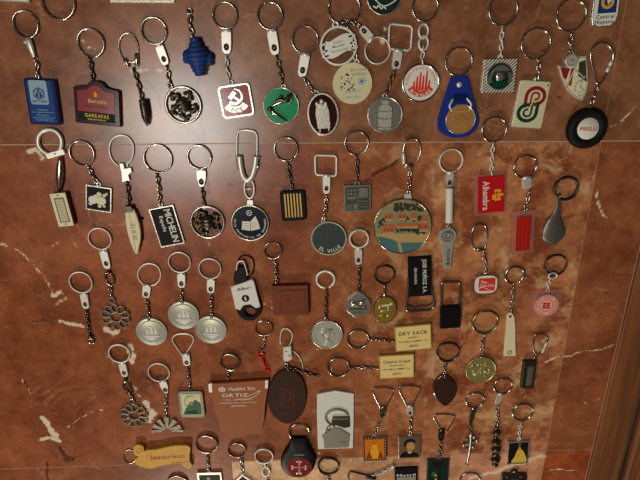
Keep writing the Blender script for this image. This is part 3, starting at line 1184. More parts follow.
K('plaque_keychain', 'square red enamel plaque with a white hammer and sickle above three letters', 229, 70)
ring(225, 15.5, 13)
clasp((226, 29), (226.5, 54), 9.5)
chain([(226.5, 54), (227, 68), (230, 83)], L=5.6, W=3.6, r=.65, m='nickel')
Z = 2.8
F = Fr([(217, 87), (249, 82.5), (254.5, 114.5), (223.5, 119.5)], Z)
b = MB(); prism(b, F.rect(-1.02, -1.02, 1.02, 1.02, 4), 0.2, Z, 'silver', 0.4); bail(b, 231, 82.5, 2.6, 1.3); P = b.build('plaque')
b = MB(); flat(b, F.rect(-.9, -.9, .9, .9, 3), Z + .12, 'red_enamel'); b.build('face_plate', P)
b = MB(); z0, z1 = Z + .1, Z + .45
stroke(b, smooth_path(F.pts([(.02, .74), (.30, .60), (.42, .30), (.34, .04), (.10, -.12), (-.14, -.14), (-.40, -.02)])), .9, z0, z1, 'silver', False, 3.0)
stroke(b, F.pts([(-.36, .20), (.02, .56)]), 4.0, z0, z1 + .05, 'silver')
stroke(b, F.pts([(-.18, .36), (.30, -.08)]), 1.9, z0, z1 + .1, 'silver')
arc = [(math.cos(math.radians(a)) * .66 - .02, math.sin(math.radians(a)) * .55 + .06) for a in range(203, 339, 8)]
arc = [(u, v - .04) for u, v in arc]
stroke(b, F.pts(arc), 6.4, z0, z1, 'nickel')
b.build('emblem', P)
b = MB(); arc_write(b, 'PCE', F, F.w * .295, 268, 84, 4.6, 'maroon_dark', z1 + .06, True); lettering(b, P)

K('disc_keychain', 'bright green enamel disc with two dark silver figures in relief', 275, 70)
ring(270, 16, 13.3)
clasp((271, 29), (275.5, 55), 9.5)
chain([(276, 55), (280, 69), (283, 84)], L=5.0, W=3.4, m='steel_dark')
F = Fr(c=(281, 106), r=18, z=3)
P, z = coin_disc(F, 0.2, 2.8, 'silver', 'green_enamel', rimw=1.0)
b = MB(); bail(b, 283.5, 86.5, 2.6, 1.2); b.build('bail', P)
b = MB()
tube(b, smooth_path([F.n(-.25, .2) + (4,), F.n(-.02, .35) + (4.6,), F.n(.28, .28) + (4.8,), F.n(.42, .5) + (4.2,), F.n(.62, .62) + (3.6,)]), 2.0, 'antique')
tube(b, smooth_path([F.n(-.45, .0) + (3.4,), F.n(-.22, .12) + (4,), F.n(.05, .22) + (4.4,)]), 1.5, 'steel')
tube(b, smooth_path([F.n(.3, .3) + (4,), F.n(.5, .14) + (3.6,), F.n(.62, .4) + (3.4,)]), 1.2, 'steel')
ball(b, F.n(.0, .52) + (4.2,), (1.9, 1.7, 1.5), 'steel')
tube(b, [F.n(-.6, -.2) + (4,), F.n(-.42, -.34) + (4.2,), F.n(.3, -.8) + (3.6,)], [2.4, 1.6, .9], 'steel')
ball(b, F.n(-.62, -.16) + (4.2,), (3.2, 2.4, 1.6), 'antique', rot=.5)
ball(b, F.n(-.45, -.40) + (4.0,), (2.2, 1.7, 1.3), 'steel', rot=-.5)
b.build('relief', P)

K('oval_keychain', 'oval dark medallion in a silver rim with a tall white figure in relief', 310, 70)
ring(305, 40, 13.8)
clasp((305.5, 53), (301.5, 77), 9.5)
chain([(302.5, 77), (309, 85), (315, 93)], L=4.8, W=3.2)
F = Fr([(306.5, 92), (339.5, 92), (339.5, 136.5), (306.5, 136.5)], 3)
F.a += math.radians(7); F.ex = (math.cos(F.a), math.sin(F.a)); F.ey = (-F.ex[1], F.ex[0])
b = MB(); prism(b, F.circ(0, 0, F.w / 2, 44, F.h / 2), .2, 3, 'silver', .9, smooth=True); bail(b, 316.5, 93, 2.6, 1.2); P = b.build('medallion')
b = MB(); flat(b, F.circ(0, 0, F.w / 2 - 2.4, 44, F.h / 2 - 2.4), 3.1, 'maroon_dark'); b.build('face_plate', P)
b = MB()
prism(b, F.pts([(-.42, -.62), (.36, -.66), (.40, .12), (.30, .45), (-.34, .5), (-.46, .1)]), 3, 3.9, 'silver', .4)
for u, v, r in ((-.3, .52, 1.6), (0, .6, 1.9), (.22, .48, 1.6), (-.1, .42, 2.2)):
    ball(b, F.n(u, v) + (3.6,), (r, r * 1.1, 1.2), 'white')
for v in (.18, -.12, -.4):
    stroke(b, F.pts([(-.4, v), (.38, v - .03)]), .7, 3.8, 4.2, 'white')
for u in (-.3, .25):
    stroke(b, F.pts([(u, -.6), (u, -.78)]), 1.2, 3, 3.6, 'silver')
b.build('relief', P)

K('disc_keychain', 'cream enamel disc with a snowflake and lettering, lying half under the openwork disc', 352, 50)
ring(344, 8.5, 16.6, wire=.95)
chain([(347, 24), (351, 42), (356, 60)])
F = Fr(c=(352.5, 83.5), r=19.8, z=2.2)
P, z = coin_disc(F, 0.2, 2.2, 'ivory', 'ivory', rimw=.8, recess=.15)
b = MB(); bail(b, 357, 62, 2.6, 1.2, .2, 1.6); b.build('bail', P)
b = MB()
h = F.n(.46, .1)
for k in range(4):
    a = math.pi * k / 4 + .2
    d = (math.cos(a) * 4.2, math.sin(a) * 4.2)
    stroke(b, [(h[0] - d[0], h[1] - d[1]), (h[0] + d[0], h[1] + d[1])], .8, z, z + .2, 'blue_pale')
for i in range(26):
    u, v = random.uniform(-.6, .1), random.uniform(-.35, .5)
    flat(b, F.circ(u, v, random.uniform(.5, 1.3), 6), z + .15, random.choice(['ink', 'black', 'ink', 'grey_ink']))
b.build('print', P)
b = MB()
for k, (s, v, w) in enumerate((('ESTACION', .66, 17), ('DE ESQUI', .46, 14), ('SIERRA', -.38, 16), ('NEVADA', -.66, 14))):
    write(b, s, F, .32 if k < 2 else .05, v, 2.2, 'grey_ink' if k < 2 else 'blue_grey', z + .1, rot=4, width=w)
lettering(b, P)

K('disc_keychain', 'openwork white metal disc with a wavy plate, lying on top of the cream disc', 358, 34)
ring(377.5, 50.5, 13.3, m='nickel')
clasp((372, 40), (361, 27), 8.5)
chain([(361, 27), (352, 21), (341, 21)], L=4.6, W=3.2, z=2.6)
F = Fr(c=(338.6, 46), r=18.8, z=5)
b = MB(); annulus(b, F.circ(0, 0, F.w / 2, 44), F.circ(0, 0, F.w / 2 - 2.3, 44), 2.6, 5, 'nickel', .5); bail(b, 335.5, 24.5, 3.2, 1.5, 2.6, 4.8); P = b.build('disc')
b = MB(); F.a += math.radians(14); F.ex = (math.cos(F.a), math.sin(F.a)); F.ey = (-F.ex[1], F.ex[0])
stroke(b, smooth_path(F.pts([(-.75, -.02), (-.4, -.1), (0, 0), (.4, .1), (.75, .0)])), F.w * .42, 2.9, 4.6, 'nickel')
for v in (.26, -.08, -.34):
    stroke(b, F.pts([(-.98, v), (-.62, v)]), 1.6, 2.9, 4.6, 'nickel')
    stroke(b, F.pts([(.62, v + .06), (.98, v + .06)]), 1.6, 2.9, 4.6, 'nickel')
b.build('wavy_plate', P)
b = MB()
for s, v, w in (('Salon', .22, 9), ('Mueble', .02, 12), ('Decoracion', -.20, 16)):
    write(b, s, F, 0, v, 2.4, 'grey_ink', 4.75, width=w)
lettering(b, P)

K('disc_keychain', 'grey pewter disc with a gas bottle in relief, on a square ring', 392, 72)
rounded_loop([(389.5, 23.5), (412.5, 26), (410.5, 50.5), (388.5, 48.5)], 4, 1.25)
clasp((398.5, 49), (396, 69.5), 9.0)
chain([(396, 69), (391, 80), (386, 95)], L=4.8, W=3.4, m='steel_dark')
F = Fr(c=(385, 115), r=17.7, z=3)
P, z = coin_disc(F, 0.2, 3, 'silver', 'pewter', rimw=1.2)
b = MB(); bail(b, 385, 96, 2.7, 1.2); b.build('bail', P)
b = MB()
prism(b, F.pts([(-.36, -.76), (-.3, -.82), (.34, -.82), (.4, -.76), (.4, .36), (.28, .52), (.12, .58), (-.12, .58), (-.28, .52), (-.36, .36)]), z, 3.6, 'coin_metal', .5)
prism(b, F.pts([(-.18, .56), (.18, .56), (.18, .8), (-.18, .8)]), z, 3.4, 'coin_metal', .3)
for v in (.2, -.2, -.7):
    stroke(b, smooth_path(F.pts([(-.36, v + .03), (0, v - .03), (.4, v + .03)])), .8, 3.5, 3.9, 'pewter')
b.build('relief', P)

K('disc_keychain', 'white disc with red lettering round red rising towers, in a steel rim', 423, 40)
ring(425, 7.5, 13.5)
b = MB()
c0, c1 = at(423.5, 31, 2), at(423.5, 43, 2)
for c in (c0, c1):
    tube(b, [(x, y, 2.0) for x, y in circle(c, 4.4, 24, 6.2)], 1.25, 'nickel', True)
b.build('figure_eight_link')
chain([(423, 46), (422, 64)], L=5.5, W=3.6, r=.7, m='nickel')
F = Fr(c=(421, 83), r=18.9, z=3.2)
P, z = coin_disc(F, 0.2, 3.2, 'steel', 'white', rimw=1.9)
b = MB()
for u, hgt in ((-.38, .12), (-.22, .36), (-.06, .56), (.10, .40), (.27, .62), (.42, .18)):
    prism(b, F.pts([(u - .075, -.4), (u + .075, -.4), (u + .06, hgt), (u - .02, hgt - .06)]), z, z + .25, 'red_bright', 0)
stroke(b, F.pts([(math.cos(math.radians(a)) * .62, math.sin(math.radians(a)) * .58) for a in range(205, 336, 10)]), 5.4, z, z + .22, 'red_bright')
b.build('emblem', P)
b = MB(); arc_write(b, 'CONSTRUCCIONES', F, F.w * .375, 90, 200, 2.5, 'red_bright', z + .1)
arc_write(b, 'RODRIGUEZ', F, F.w * .31, 270, 112, 3.3, 'white', z + .3, True); lettering(b, P)

K('leather_fob_keychain', 'blue leather fob with a rivet and a round copper coloured medal', 458, 80)
ring(458.5, 61.5, 14)
out = smooth_path([at(x, y, 2) for x, y in [(452, 76), (459, 74.5), (468, 77), (472, 92), (477, 110), (479, 123), (473, 133), (462, 137.5), (450, 137), (440, 132), (437.5, 122), (441.5, 106), (447.5, 88)]], True, 4)
b = MB(); prism(b, out, .2, 2.4, 'blue_leather', .6); P = b.build('leather_fob')
b = MB(); ball(b, at(459.5, 84.5, 3) + (2.4,), (2.9, 2.9, 1.3), 'nickel'); b.build('rivet', P)
b = MB(); prism(b, [at(x, y, 3) for x, y in [(453, 95), (466.5, 94), (467, 101), (453, 102)]], 2.2, 3.6, 'blue_deep', .4); b.build('strap', P)
F = Fr(c=(460.5, 119.5), r=15, z=4)
b = MB()
tube(b, smooth_path([at(453, 99, 3) + (3,), at(449.5, 106, 3) + (3.2,), at(452, 111, 3) + (3,)]), 1.2, 'nickel')
tube(b, smooth_path([at(466.5, 98, 3) + (3,), at(471, 104, 3) + (3.2,), at(469, 110, 3) + (3,)]), 1.2, 'nickel')
b.build('medal_loop', P)
Q, z = coin_disc(F, 2.4, 4.4, 'silver', 'copper', name='medal', rimw=.9, parent=P)
b = MB()
prism(b, F.pts([(-.5, -.1), (.5, -.06), (.45, .1), (.2, .15), (.1, .3), (-.1, .3), (-.2, .12), (-.5, .08)]), z, z + .4, 'copper', .15)
for v in (-.3, -.45, .5):
    stroke(b, F.pts([(-.5, v), (.5, v + .03)]), .9, z, z + .3, 'gold_ink')
b.build('medal_relief', P)

K('plaque_keychain', 'square striped silver plaque with a dark green round window and a helmeted bust', 502, 42)
ring(503, 10, 15)
chain([(502, 26), (501.5, 41), (500.5, 56)], L=5.2, W=3.8, r=.65, m='nickel')
Z = 3
F = Fr([(484.5, 59), (517.5, 58), (514.5, 93), (481, 93)], Z)
b = MB(); prism(b, F.rect(-1, -1, 1, 1, 1), .2, Z, 'silver', .4); bail(b, 500.5, 57, 2.8, 1.3)
for k in range(-9, 10):
    t = k / 5
    a0, a1 = max(-.96, t - .96), min(.96, t + .96)
    if a1 - a0 > .1:
        stroke(b, F.pts([(a0, a0 - t), (a1, a1 - t)]), .9, Z - .1, Z + .35, 'white')
P = b.build('plaque')
b = MB(); prism(b, F.circ(.02, -.02, F.w * .40), Z, Z + .5, 'silver', .15); prism(b, F.circ(.02, -.02, F.w * .37), Z + .3, Z + .6, 'green_bottle', .1); b.build('face_plate', P)
b = MB()
prism(b, smooth_path(F.pts([(-.48, .22), (-.30, .52), (.04, .64), (.40, .54), (.60, .24), (.2, .18), (-.2, .16)]), True, 4), Z + .5, Z + 1.3, 'silver', .4)
ball(b, F.n(.04, -.02) + (Z + .7,), (4.6, 5.0, 1.2), 'silver', rot=F.a)
stroke(b, smooth_path(F.pts([(-.46, .2), (-.56, -.1), (-.50, -.40)])), 3.0, Z + .5, Z + 1.2, 'silver')
stroke(b, smooth_path(F.pts([(.56, .2), (.66, -.1), (.58, -.40)])), 2.8, Z + .5, Z + 1.2, 'silver')
stroke(b, F.pts([(-.44, .22), (.56, .24)]), 1.1, Z + 1.0, Z + 1.6, 'green_bottle')
for u in (-.10, .20):
    ball(b, F.n(u, .02) + (Z + 1.6,), (1.0, .7, .4), 'green_bottle')
prism(b, F.pts([(-.40, -.62), (.46, -.62), (.40, -.34), (.06, -.24), (-.34, -.36)]), Z + .5, Z + 1.5, 'green_dark', .2)
b.build('relief', P)

K('plaque_keychain', 'cream rectangular plaque with red and green interlocking loop letters', 536, 68)
ring(535.5, 43.5, 15.2)
chain([(537, 58), (539, 70), (536, 81)], L=5.4, W=4.2, r=.75, m='steel')
Z = 3.2
F = Fr([(521, 79.5), (550.5, 81.5), (542.5, 130), (511.5, 126)], Z)
b = MB(); prism(b, F.rect(-1, -1, 1, 1, 2), .2, Z - .3, 'nickel', .4); bail(b, 536, 80, 2.8, 1.4); P = b.build('plaque')
b = MB(); flat(b, F.rect(-.93, -.96, .93, .96, 1.6), Z - .15, 'ivory'); b.build('face_plate', P)


def loop_letter(b, F, s, m, z):
    """three parallel bands bent into a letter; s = -1 turns it upside down"""
    u0, v0 = (.16, .36) if s > 0 else (-.16, -.36)
    for k, (hw, hv, tail) in enumerate(((.58, .34, .50), (.24, .15, .46))):
        arc = [(math.cos(math.radians(a)) * hw, math.sin(math.radians(a)) * hv) for a in range(-90 if k else -80, 181, 15)]
        pts = ([(-.02, -hv)] if k else [(-.10, -hv), (.06, -hv)]) + arc + [(-hw, -tail + (.12 if k else 0))]
        stroke(b, F.pts([(u0 + s * u, v0 + s * v) for u, v in pts]), 3.4 if k == 0 else 1.9, z, z + .25, m)


b = MB(); loop_letter(b, F, 1, 'red_enamel', Z - .15); loop_letter(b, F, -1, 'green_dark', Z - .12)
flat(b, F.circ(.82, .84, .8), Z, 'ink'); b.build('emblem', P)

K('shield_keychain', 'white metal football shield in red and white with a round crest on top', 571, 46)
ring(571, 15, 15.5)
chain([(571, 31), (570, 43), (571.5, 55)], L=5.0, W=3.6, r=.65)
Z = 3
sh = [(558.5, 65), (564, 67), (572, 63.5), (580, 56), (586.5, 55.5), (588, 70), (588.5, 84), (586, 94), (582.5, 101), (575, 97), (567.5, 90), (562, 78)]
pw = [at(x, y, Z) for x, y in sh]
b = MB(); prism(b, pw, .2, Z, 'nickel', .4); prism(b, circle(at(572, 60.5, Z), 6.2, 24), .2, Z + .3, 'nickel', .4); P = b.build('shield')
cx = sum(p[0] for p in pw) / len(pw); cy = sum(p[1] for p in pw) / len(pw)
F = Fr([(558, 57), (587, 57), (590, 101), (561, 101)], Z)
b = MB()
inn = [(cx + (x - cx) * .86, cy + (y - cy) * .88) for x, y in pw]
prism(b, inn, Z - .1, Z + .12, 'cream', 0)
flat(b, [at(x, y, Z) for x, y in [(560.5, 67), (570, 68.5), (566, 80), (563, 77)]], Z + .3, 'red_enamel')
flat(b, [at(x, y, Z) for x, y in [(571, 69), (574.5, 67), (571, 86), (568, 85)]], Z + .3, 'red_enamel')
flat(b, [at(x, y, Z) for x, y in [(579, 62), (585.5, 60), (586.5, 82), (578, 76)]], Z + .3, 'slate_green')
b.build('face_plate', P)
b = MB()
stroke(b, [at(x, y, Z) for x, y in [(579, 58), (566, 88)]], 1.6, Z, Z + .6, 'nickel')
stroke(b, smooth_path([at(x, y, Z) for x, y in [(575, 70), (583, 78), (576, 84), (574, 92)]]), 1.3, Z, Z + .55, 'nickel')
stroke(b, smooth_path([at(x, y, Z) for x, y in [(585, 76), (580, 86), (584, 91)]]), 1.2, Z, Z + .55, 'nickel')
annulus(b, circle(at(580, 94, Z), 2.6, 16), circle(at(580, 94, Z), 1.6, 16), Z, Z + .5, 'nickel', .1)
c = at(572, 60.5, Z); annulus(b, circle(c, 5.2, 24), circle(c, 4.2, 24), Z + .2, Z + .7, 'grey_ink', .1)
stroke(b, [at(x, y, Z) for x, y in [(572, 57.5), (572, 63.5)]], .8, Z + .3, Z + .7, 'grey_ink')
stroke(b, [at(x, y, Z) for x, y in [(569, 60.5), (575, 60.5)]], .8, Z + .3, Z + .7, 'grey_ink')
b.build('emblem', P)

K('tyre_keychain', 'black rubber tyre charm with a white hub and red lettering', 596, 80)
loop([(602, 42), (608.5, 45), (613, 53), (611.5, 64), (606, 75), (599.5, 84), (595.5, 80), (592.5, 68), (590.5, 55), (594, 46)], 1.15, name='snap_hook')
b = MB(); spin(b, at(612, 60, 2), at(606.5, 72, 2), [(0, 1.5), (.1, 2.1), (.45, 2.1), (.5, 1.6), (.55, 2.1), (.9, 2.1), (1, 1.5)], 'nickel', 2); b.build('sleeve')
chain([(598.5, 84), (594, 97), (589, 109)], L=5.0, W=4.0, r=.75, m='steel')
F = Fr(c=(586.5, 128.3), r=19.5, z=5)
R = F.w / 2
b = MB(); lathe(b, F.o, [(0, .2), (R * .8, .2), (R * .93, 1.2), (R, 3.0), (R, 7.2), (R * .94, 9), (R * .82, 9.8), (R * .70, 9.6), (R * .60, 9.0), (R * .56, 8.2), (R * .56, 8.0), (0, 8.0)], 'black_rubber', 48)
for i in range(40):
    a = 2 * math.pi * i / 40
    tube(b, [(F.o[0] + R * math.cos(a), F.o[1] + R * math.sin(a), 2.6), (F.o[0] + R * math.cos(a + .05), F.o[1] + R * math.sin(a + .05), 7.6)], .7, 'black_rubber', False, 5, (math.cos(a), math.sin(a), 0))
P = b.build('tyre')
b = MB(); lathe(b, F.o, [(R * .55, 8.1), (R * .52, 8.7), (0, 8.8)], 'white', 40); Q = b.build('hub', P)
b = MB(); write(b, 'PIRELLI', F, 0, 0, 3.6, 'red', 9.0, width=17, rot=2); lettering(b, P)

# ---- second row
K('harmonica_keychain', 'pale metal harmonica charm on an open hinged cuff ring', 56, 170)
b = MB()
pts = [at(x, y, 2) + (2.4,) for x, y in [(48, 154), (42, 150), (38.5, 144), (39, 136), (44, 130.5), (51, 129.5), (57.5, 132.5), (61.5, 139), (61.5, 146), (60, 150)]]
tube(b, smooth_path(pts), 2.1, 'nickel', False, 10, flatk=.9); b.build('key_ring')
F = Fr([(44.5, 153.5), (63, 149), (65.5, 154), (47, 159)], 4)
b = MB(); prism(b, F.rect(-1, -1, 1, 1, 1.2), .3, 4.2, 'nickel', .6); ball(b, F.n(0, .1) + (4.2,), (1, 1, .4), 'antique'); b.build('cuff_lock')
b = MB(); spin(b, at(60.5, 157, 3), at(59.5, 191, 3), [(0, 1.6), (.1, 2.4), (.3, 3.6), (.5, 4.1), (.7, 3.6), (.9, 2.2), (1, 1.8)], 'steel', 3.6, 14, .8)
b.build('swivel_handle')
Z = 8
F = Fr([(51, 194.5), (66, 192), (72.5, 225), (57.5, 227.5)], Z)
b = MB(); prism(b, F.rect(-1, -1, 1, 1, .8), .2, Z - .8, 'steel_dark', .2); P = b.build('harmonica')
b = MB(); o = F.rect(-1, -1, 1, 1); prism(b, F.rect(-1, .74, 1, 1), Z - .9, Z, 'cream', .2); prism(b, F.rect(-1, -1, 1, -.76), Z - .9, Z, 'cream', .2)
prism(b, F.rect(-1, -.77, -.62, .75), Z - .9, Z, 'cream', .2); prism(b, F.rect(.66, -.77, 1, .75), Z - .9, Z, 'cream', .2)
prism(b, F.rect(-.5, -.7, .5, .66), Z - .9, Z - .1, 'ivory', .2)
for i in range(14):
    v = -.64 + i * .095
    flat(b, F.rect(-.42, v, .42, v + .03), Z + .05, 'grey_ink')
b.build('cover_plate', P)
b = MB(); ball(b, F.n(0, .87) + (Z,), (.9, .9, .4), 'antique'); ball(b, F.n(0, -.88) + (Z,), (.9, .9, .4), 'antique'); b.build('screw', P)

K('plaque_keychain', 'small black square plaque with a pale yellow relief shape, beside the harmonica', 90, 170)
ring(82, 153, 13)
chain([(88, 165), (92, 174), (97.5, 183)], L=5.6, W=4.2, r=.8)
Z = 2.8
F = Fr([(86.5, 185.5), (112.5, 187.5), (110.5, 212.5), (84.5, 210)], Z)
b = MB(); prism(b, F.rect(-1, -1, 1, 1, .6), .2, Z, 'silver', .3); bail(b, 98.5, 184.5, 2.6, 1.2); P = b.build('plaque')
b = MB(); flat(b, F.rect(-.9, -.9, .9, .9), Z + .12, 'black'); b.build('face_plate', P)
b = MB()
ball(b, F.n(-.42, -.12) + (Z + .1,), (5.0, 4.6, .6), 'white', rot=F.a)
ball(b, F.n(.18, -.10) + (Z + .1,), (6.0, 5.0, .7), 'cream', rot=F.a)
for u, v, r in ((.05, .4, 2.8), (.45, .35, 2.2), (.62, .5, 1.6), (.1, -.55, 2.2), (.45, -.5, 1.8), (-.2, .2, 2.4), (-.6, -.45, 2.2)):
    ball(b, F.n(u, v) + (Z + .1,), (r, r * .85, .6), 'cream', rot=F.a)
b.build('relief', P)

K('surfboard_keychain', 'slim cream surfboard charm pointing down, with grey lettering along it', 127, 185)
loop([(118, 165.5), (112.5, 160), (109.5, 152), (110, 144), (114, 137.5), (121, 135), (128, 137), (132.5, 143), (133.5, 151), (131.5, 159), (127.5, 163.5), (128, 167)], 1.15, 'nickel', False)
b = MB(); f0 = [(119, 163), (123.5, 163.5), (124.5, 168.5), (131, 167.5), (132, 172), (128.5, 175), (130, 180.5), (122, 182), (121, 172)]
prism(b, [at(x, y, 3) for x, y in f0], .3, 3.2, 'nickel', .5); b.build('swivel_clasp')
chain([(127, 181), (128.5, 193), (129, 206)], L=7, W=5, r=.9, m='steel_dark')
Z = 7
F = Fr([(126, 209), (140, 210), (143, 253), (129, 254)], Z)
out = smooth_path([at(x, y, Z) for x, y in [(126, 211), (133, 209.5), (138.5, 222), (140.5, 236), (139, 246), (136.5, 254.5), (132, 247), (127.5, 233), (125.5, 220)]], True, 4)
b = MB(); prism(b, out, 3.5, Z, 'cream', .6); P = b.build('surfboard')
b = MB(); stroke(b, [at(x, y, Z) for x, y in [(129, 212), (136, 252)]], .5, Z - .1, Z + .1, 'grey_ink'); b.build('stringer', P)
b = MB(); prism(b, [at(x, y, Z) for x, y in [(124.5, 206), (131.5, 206), (133, 212.5), (125.5, 212.5)]], 1.5, Z + .5, 'gunmetal', .5); b.build('end_cap', P)
b = MB(); F.a = math.atan2(at(129, 212, Z)[1] - at(136, 252, Z)[1], at(129, 212, Z)[0] - at(136, 252, Z)[0]); F.o = at(134, 232, Z); F.ex = (math.cos(F.a), math.sin(F.a)); F.ey = (-F.ex[1], F.ex[0])
write(b, 'SKATE', F, 0, 0, 5, 'grey_ink', Z + .12, width=19); lettering(b, P)
b = MB(); prism(b, [at(x, y, 2) for x, y in [(137, 236), (142.5, 233), (143, 240), (139, 243)]], .2, 4, 'black', .4)
ball(b, at(141, 219, 3) + (2.4,), (1.9, 1.9, 2.2), 'black'); ball(b, at(139.5, 246, 3) + (2,), (1.7, 1.7, 1.9), 'black'); b.build('fin', P)

K('plaque_keychain', 'tilted black plaque with bold white lettering along its long side', 160, 190)
ring(158, 158.5, 14.7)
chain([(157, 173), (159, 188), (160, 204)], L=7.0, W=5, r=.9, m='steel')
Z = 2.8
F = Fr([(148, 209.5), (174, 204.5), (184, 243), (161, 248)], Z)
b = MB(); prism(b, F.rect(-1, -1, 1, 1, .8), .2, Z, 'silver', .3); bail(b, 160.5, 205, 2.8, 1.3); P = b.build('plaque')
b = MB(); flat(b, F.rect(-.9, -.94, .9, .94), Z + .12, 'black'); b.build('face_plate', P)
b = MB(); write(b, 'MICHELIN', F, .40, .0, 7.2, 'white', Z + .2, rot=-90, width=F.h * .84, gap=.07); write(b, 'España', F, -.20, .16, 4.0, 'white', Z + .2, rot=-90, width=F.h * .40); lettering(b, P)

K('disc_keychain', 'round openwork medallion with a ribbed barrel, left of the book medallion on a U clasp', 203, 190)
ring(199.5, 157, 12.5)
clasp((201, 168.5), (201.5, 187), 10, taper=.7)
chain([(202, 187), (203.5, 197), (204, 207)], L=4.8, W=4, r=.75, m='steel_dark')
F = Fr(c=(207.3, 222.5), r=17.6, z=3)
b = MB(); annulus(b, F.circ(0, 0, F.w / 2, 48), F.circ(0, 0, F.w / 2 - 2.6, 48), .2, 3.2, 'silver', .8, True); bail(b, 204, 207); P = b.build('medallion_rim')
ribbed_charm(F, P, rot=math.radians(2))

K('disc_keychain', 'black medallion with a white open book, on a tall U shaped clasp', 248, 180)
loop([(237.5, 166), (236.8, 150), (237.2, 136), (239, 131.5), (244, 130), (250, 130.3), (255, 132), (257, 137), (257, 150), (257.3, 166)], 1.25, 'nickel', False, name='shackle')
b = MB()
tube(b, smooth_path([at(x, y, 3) + (3.2,) for x, y in [(239.5, 156), (240.5, 166), (243, 176), (247.5, 180), (252, 176), (255, 166), (256, 156)]]), 3.0, 'nickel', False, 12, flatk=.85)
tube(b, [at(235, 156.5, 3) + (3,), at(241.5, 156.5, 3) + (3,)], 1.3, 'nickel'); tube(b, [at(254, 156.5, 3) + (3,), at(260, 157.5, 3) + (3,)], 1.3, 'nickel')
tube(b, [at(237, 157, 3) + (2.6,), at(238.5, 170, 3) + (2.6,)], 1.1, 'steel'); tube(b, [at(258.5, 157, 3) + (2.6,), at(257.5, 170, 3) + (2.6,)], 1.1, 'steel')
b.build('clasp_body')
b = MB(); c = at(249.3, 188.5, 2); tube(b, [(x, y, 2.0) for x, y in circle(c, 5.2, 26, 10.5)], 1.3, 'nickel', True); tube(b, [at(246, 189, 2) + (2.2,), at(253, 188, 2) + (2.2,)], 1.2, 'nickel'); b.build('oval_link')
F = Fr(c=(250, 223.3), r=19, z=3)
P, z = coin_disc(F, 0.2, 3, 'silver', 'navy_enamel', rimw=1.5)
b = MB(); prism(b, [at(x, y, 3) for x, y in [(247, 200), (253, 200), (253.5, 206), (246.5, 206)]], .3, 2.6, 'nickel', .4); b.build('bail', P)
b = MB()
prism(b, F.pts([(-.46, -.34), (.0, -.42), (.02, .10), (-.40, .12)]), z, z + .5, 'white', .1)
prism(b, F.pts([(.04, -.42), (.52, -.30), (.44, .06), (.30, .40), (.04, .12)]), z, z + .5, 'white', .1)
for v in (0, -.12, -.24):
    stroke(b, F.pts([(-.36, v), (-.06, v - .03)]), .4, z + .4, z + .6, 'grey_ink'); stroke(b, F.pts([(.1, v), (.36, v + .04)]), .4, z + .4, z + .6, 'grey_ink')
annulus(b, F.circ(-.02, .56, 3.2, 24), F.circ(-.02, .56, 2.5, 24), z, z + .3, 'white', .05)
stroke(b, F.pts([(-.14, .5), (.1, .62)]), .6, z, z + .3, 'white'); stroke(b, F.pts([(-.1, .66), (.04, .44)]), .6, z, z + .3, 'white')
b.build('emblem', P)
b = MB(); arc_write(b, 'CAJA PROVINCIAL DE GRANADA', F, F.w * .395, 270, 215, 2.2, 'white', z + .1, True); lettering(b, P)

K('plaque_keychain', 'small rounded black plaque with six upright gold stripes', 290, 175)
ring(286, 149, 12.5)
chain([(287.5, 161), (289.5, 175), (292, 189)], L=5.2, W=4, r=.75, m='steel_dark')
Z = 3.4
F = Fr([(279.5, 191.5), (305, 189.5), (306.5, 220), (282, 221.5)], Z)
b = MB(); prism(b, F.rect(-1, -1, 1, 1, 3), .2, Z, 'black', .7); bail(b, 292, 190, 2.4, 1.1, m='gunmetal'); P = b.build('plaque')
b = MB(); prism(b, F.rect(-.78, -.80, .78, .84, 1), Z - .1, Z + .15, 'black', 0)
for i in range(6):
    u = -.62 + i * .245
    stroke(b, F.pts([(u, -.76), (u, .80)]), 1.5, Z, Z + .45, 'gold_ink')
b.build('stripes', P)

K('disc_keychain', 'dark grey disc with raised letters along its foot, on a square ring', 326, 195)
rounded_loop([(315, 155), (336.5, 155.5), (336.3, 176), (315.5, 174.5)], 3.5, 1.35)
clasp((326.5, 174.5), (326.5, 194), 8.2)
chain([(326.5, 194), (326, 207), (323, 221)], L=4.8, W=3.8, r=.7)
F = Fr(c=(329, 238.7), r=18, z=3)
P, z = coin_disc(F, 0.2, 3, 'coin_metal', 'slate', rimw=1.6)
b = MB(); bail(b, 323.5, 221.5, 2.6, 1.2); b.build('bail', P)
b = MB(); arc_write(b, 'EL VILLE', F, F.w * .37, 276, 100, 4.2, 'white_ink', z + .12, True); arc_write(b, 'MESON', F, F.w * .36, 90, 62, 2.4, 'slate_green', z + .12); lettering(b, P)
b = MB(); annulus(b, F.circ(0, .05, 7.5, 30), F.circ(0, .05, 7.0, 30), z, z + .2, 'slate_green', .05); b.build('relief', P)

K('plaque_keychain', 'square grey pewter plaque divided into four raised panels', 357, 165)
ring(356.5, 143, 12.5)
chain([(356.5, 155), (357, 168), (357, 181)], L=5.4, W=4, r=.75, m='steel_dark')
Z = 3
F = Fr([(343.5, 185.5), (371, 184.5), (371, 211), (344, 212.5)], Z)
b = MB(); prism(b, F.rect(-1, -1, 1, 1, .8), .2, Z, 'pewter', .3); bail(b, 357.5, 183.5, 3.2, 1.6, m='pewter'); P = b.build('plaque')
b = MB(); flat(b, F.rect(-.88, -.88, .88, .88), Z + .1, 'slate_green'); b.build('face_plate', P)
b = MB()
prism(b, F.rect(.12, .06, .78, .78), Z, Z + .6, 'pewter', .2); prism(b, F.rect(-.3, -.8, .0, -.36), Z, Z + .5, 'pewter', .2)
for i in range(3):
    for j in range(2):
        prism(b, F.circ(-.66 + i * .25, .62 - j * .26, 1.3, 10), Z, Z + .5, 'pewter', .1)
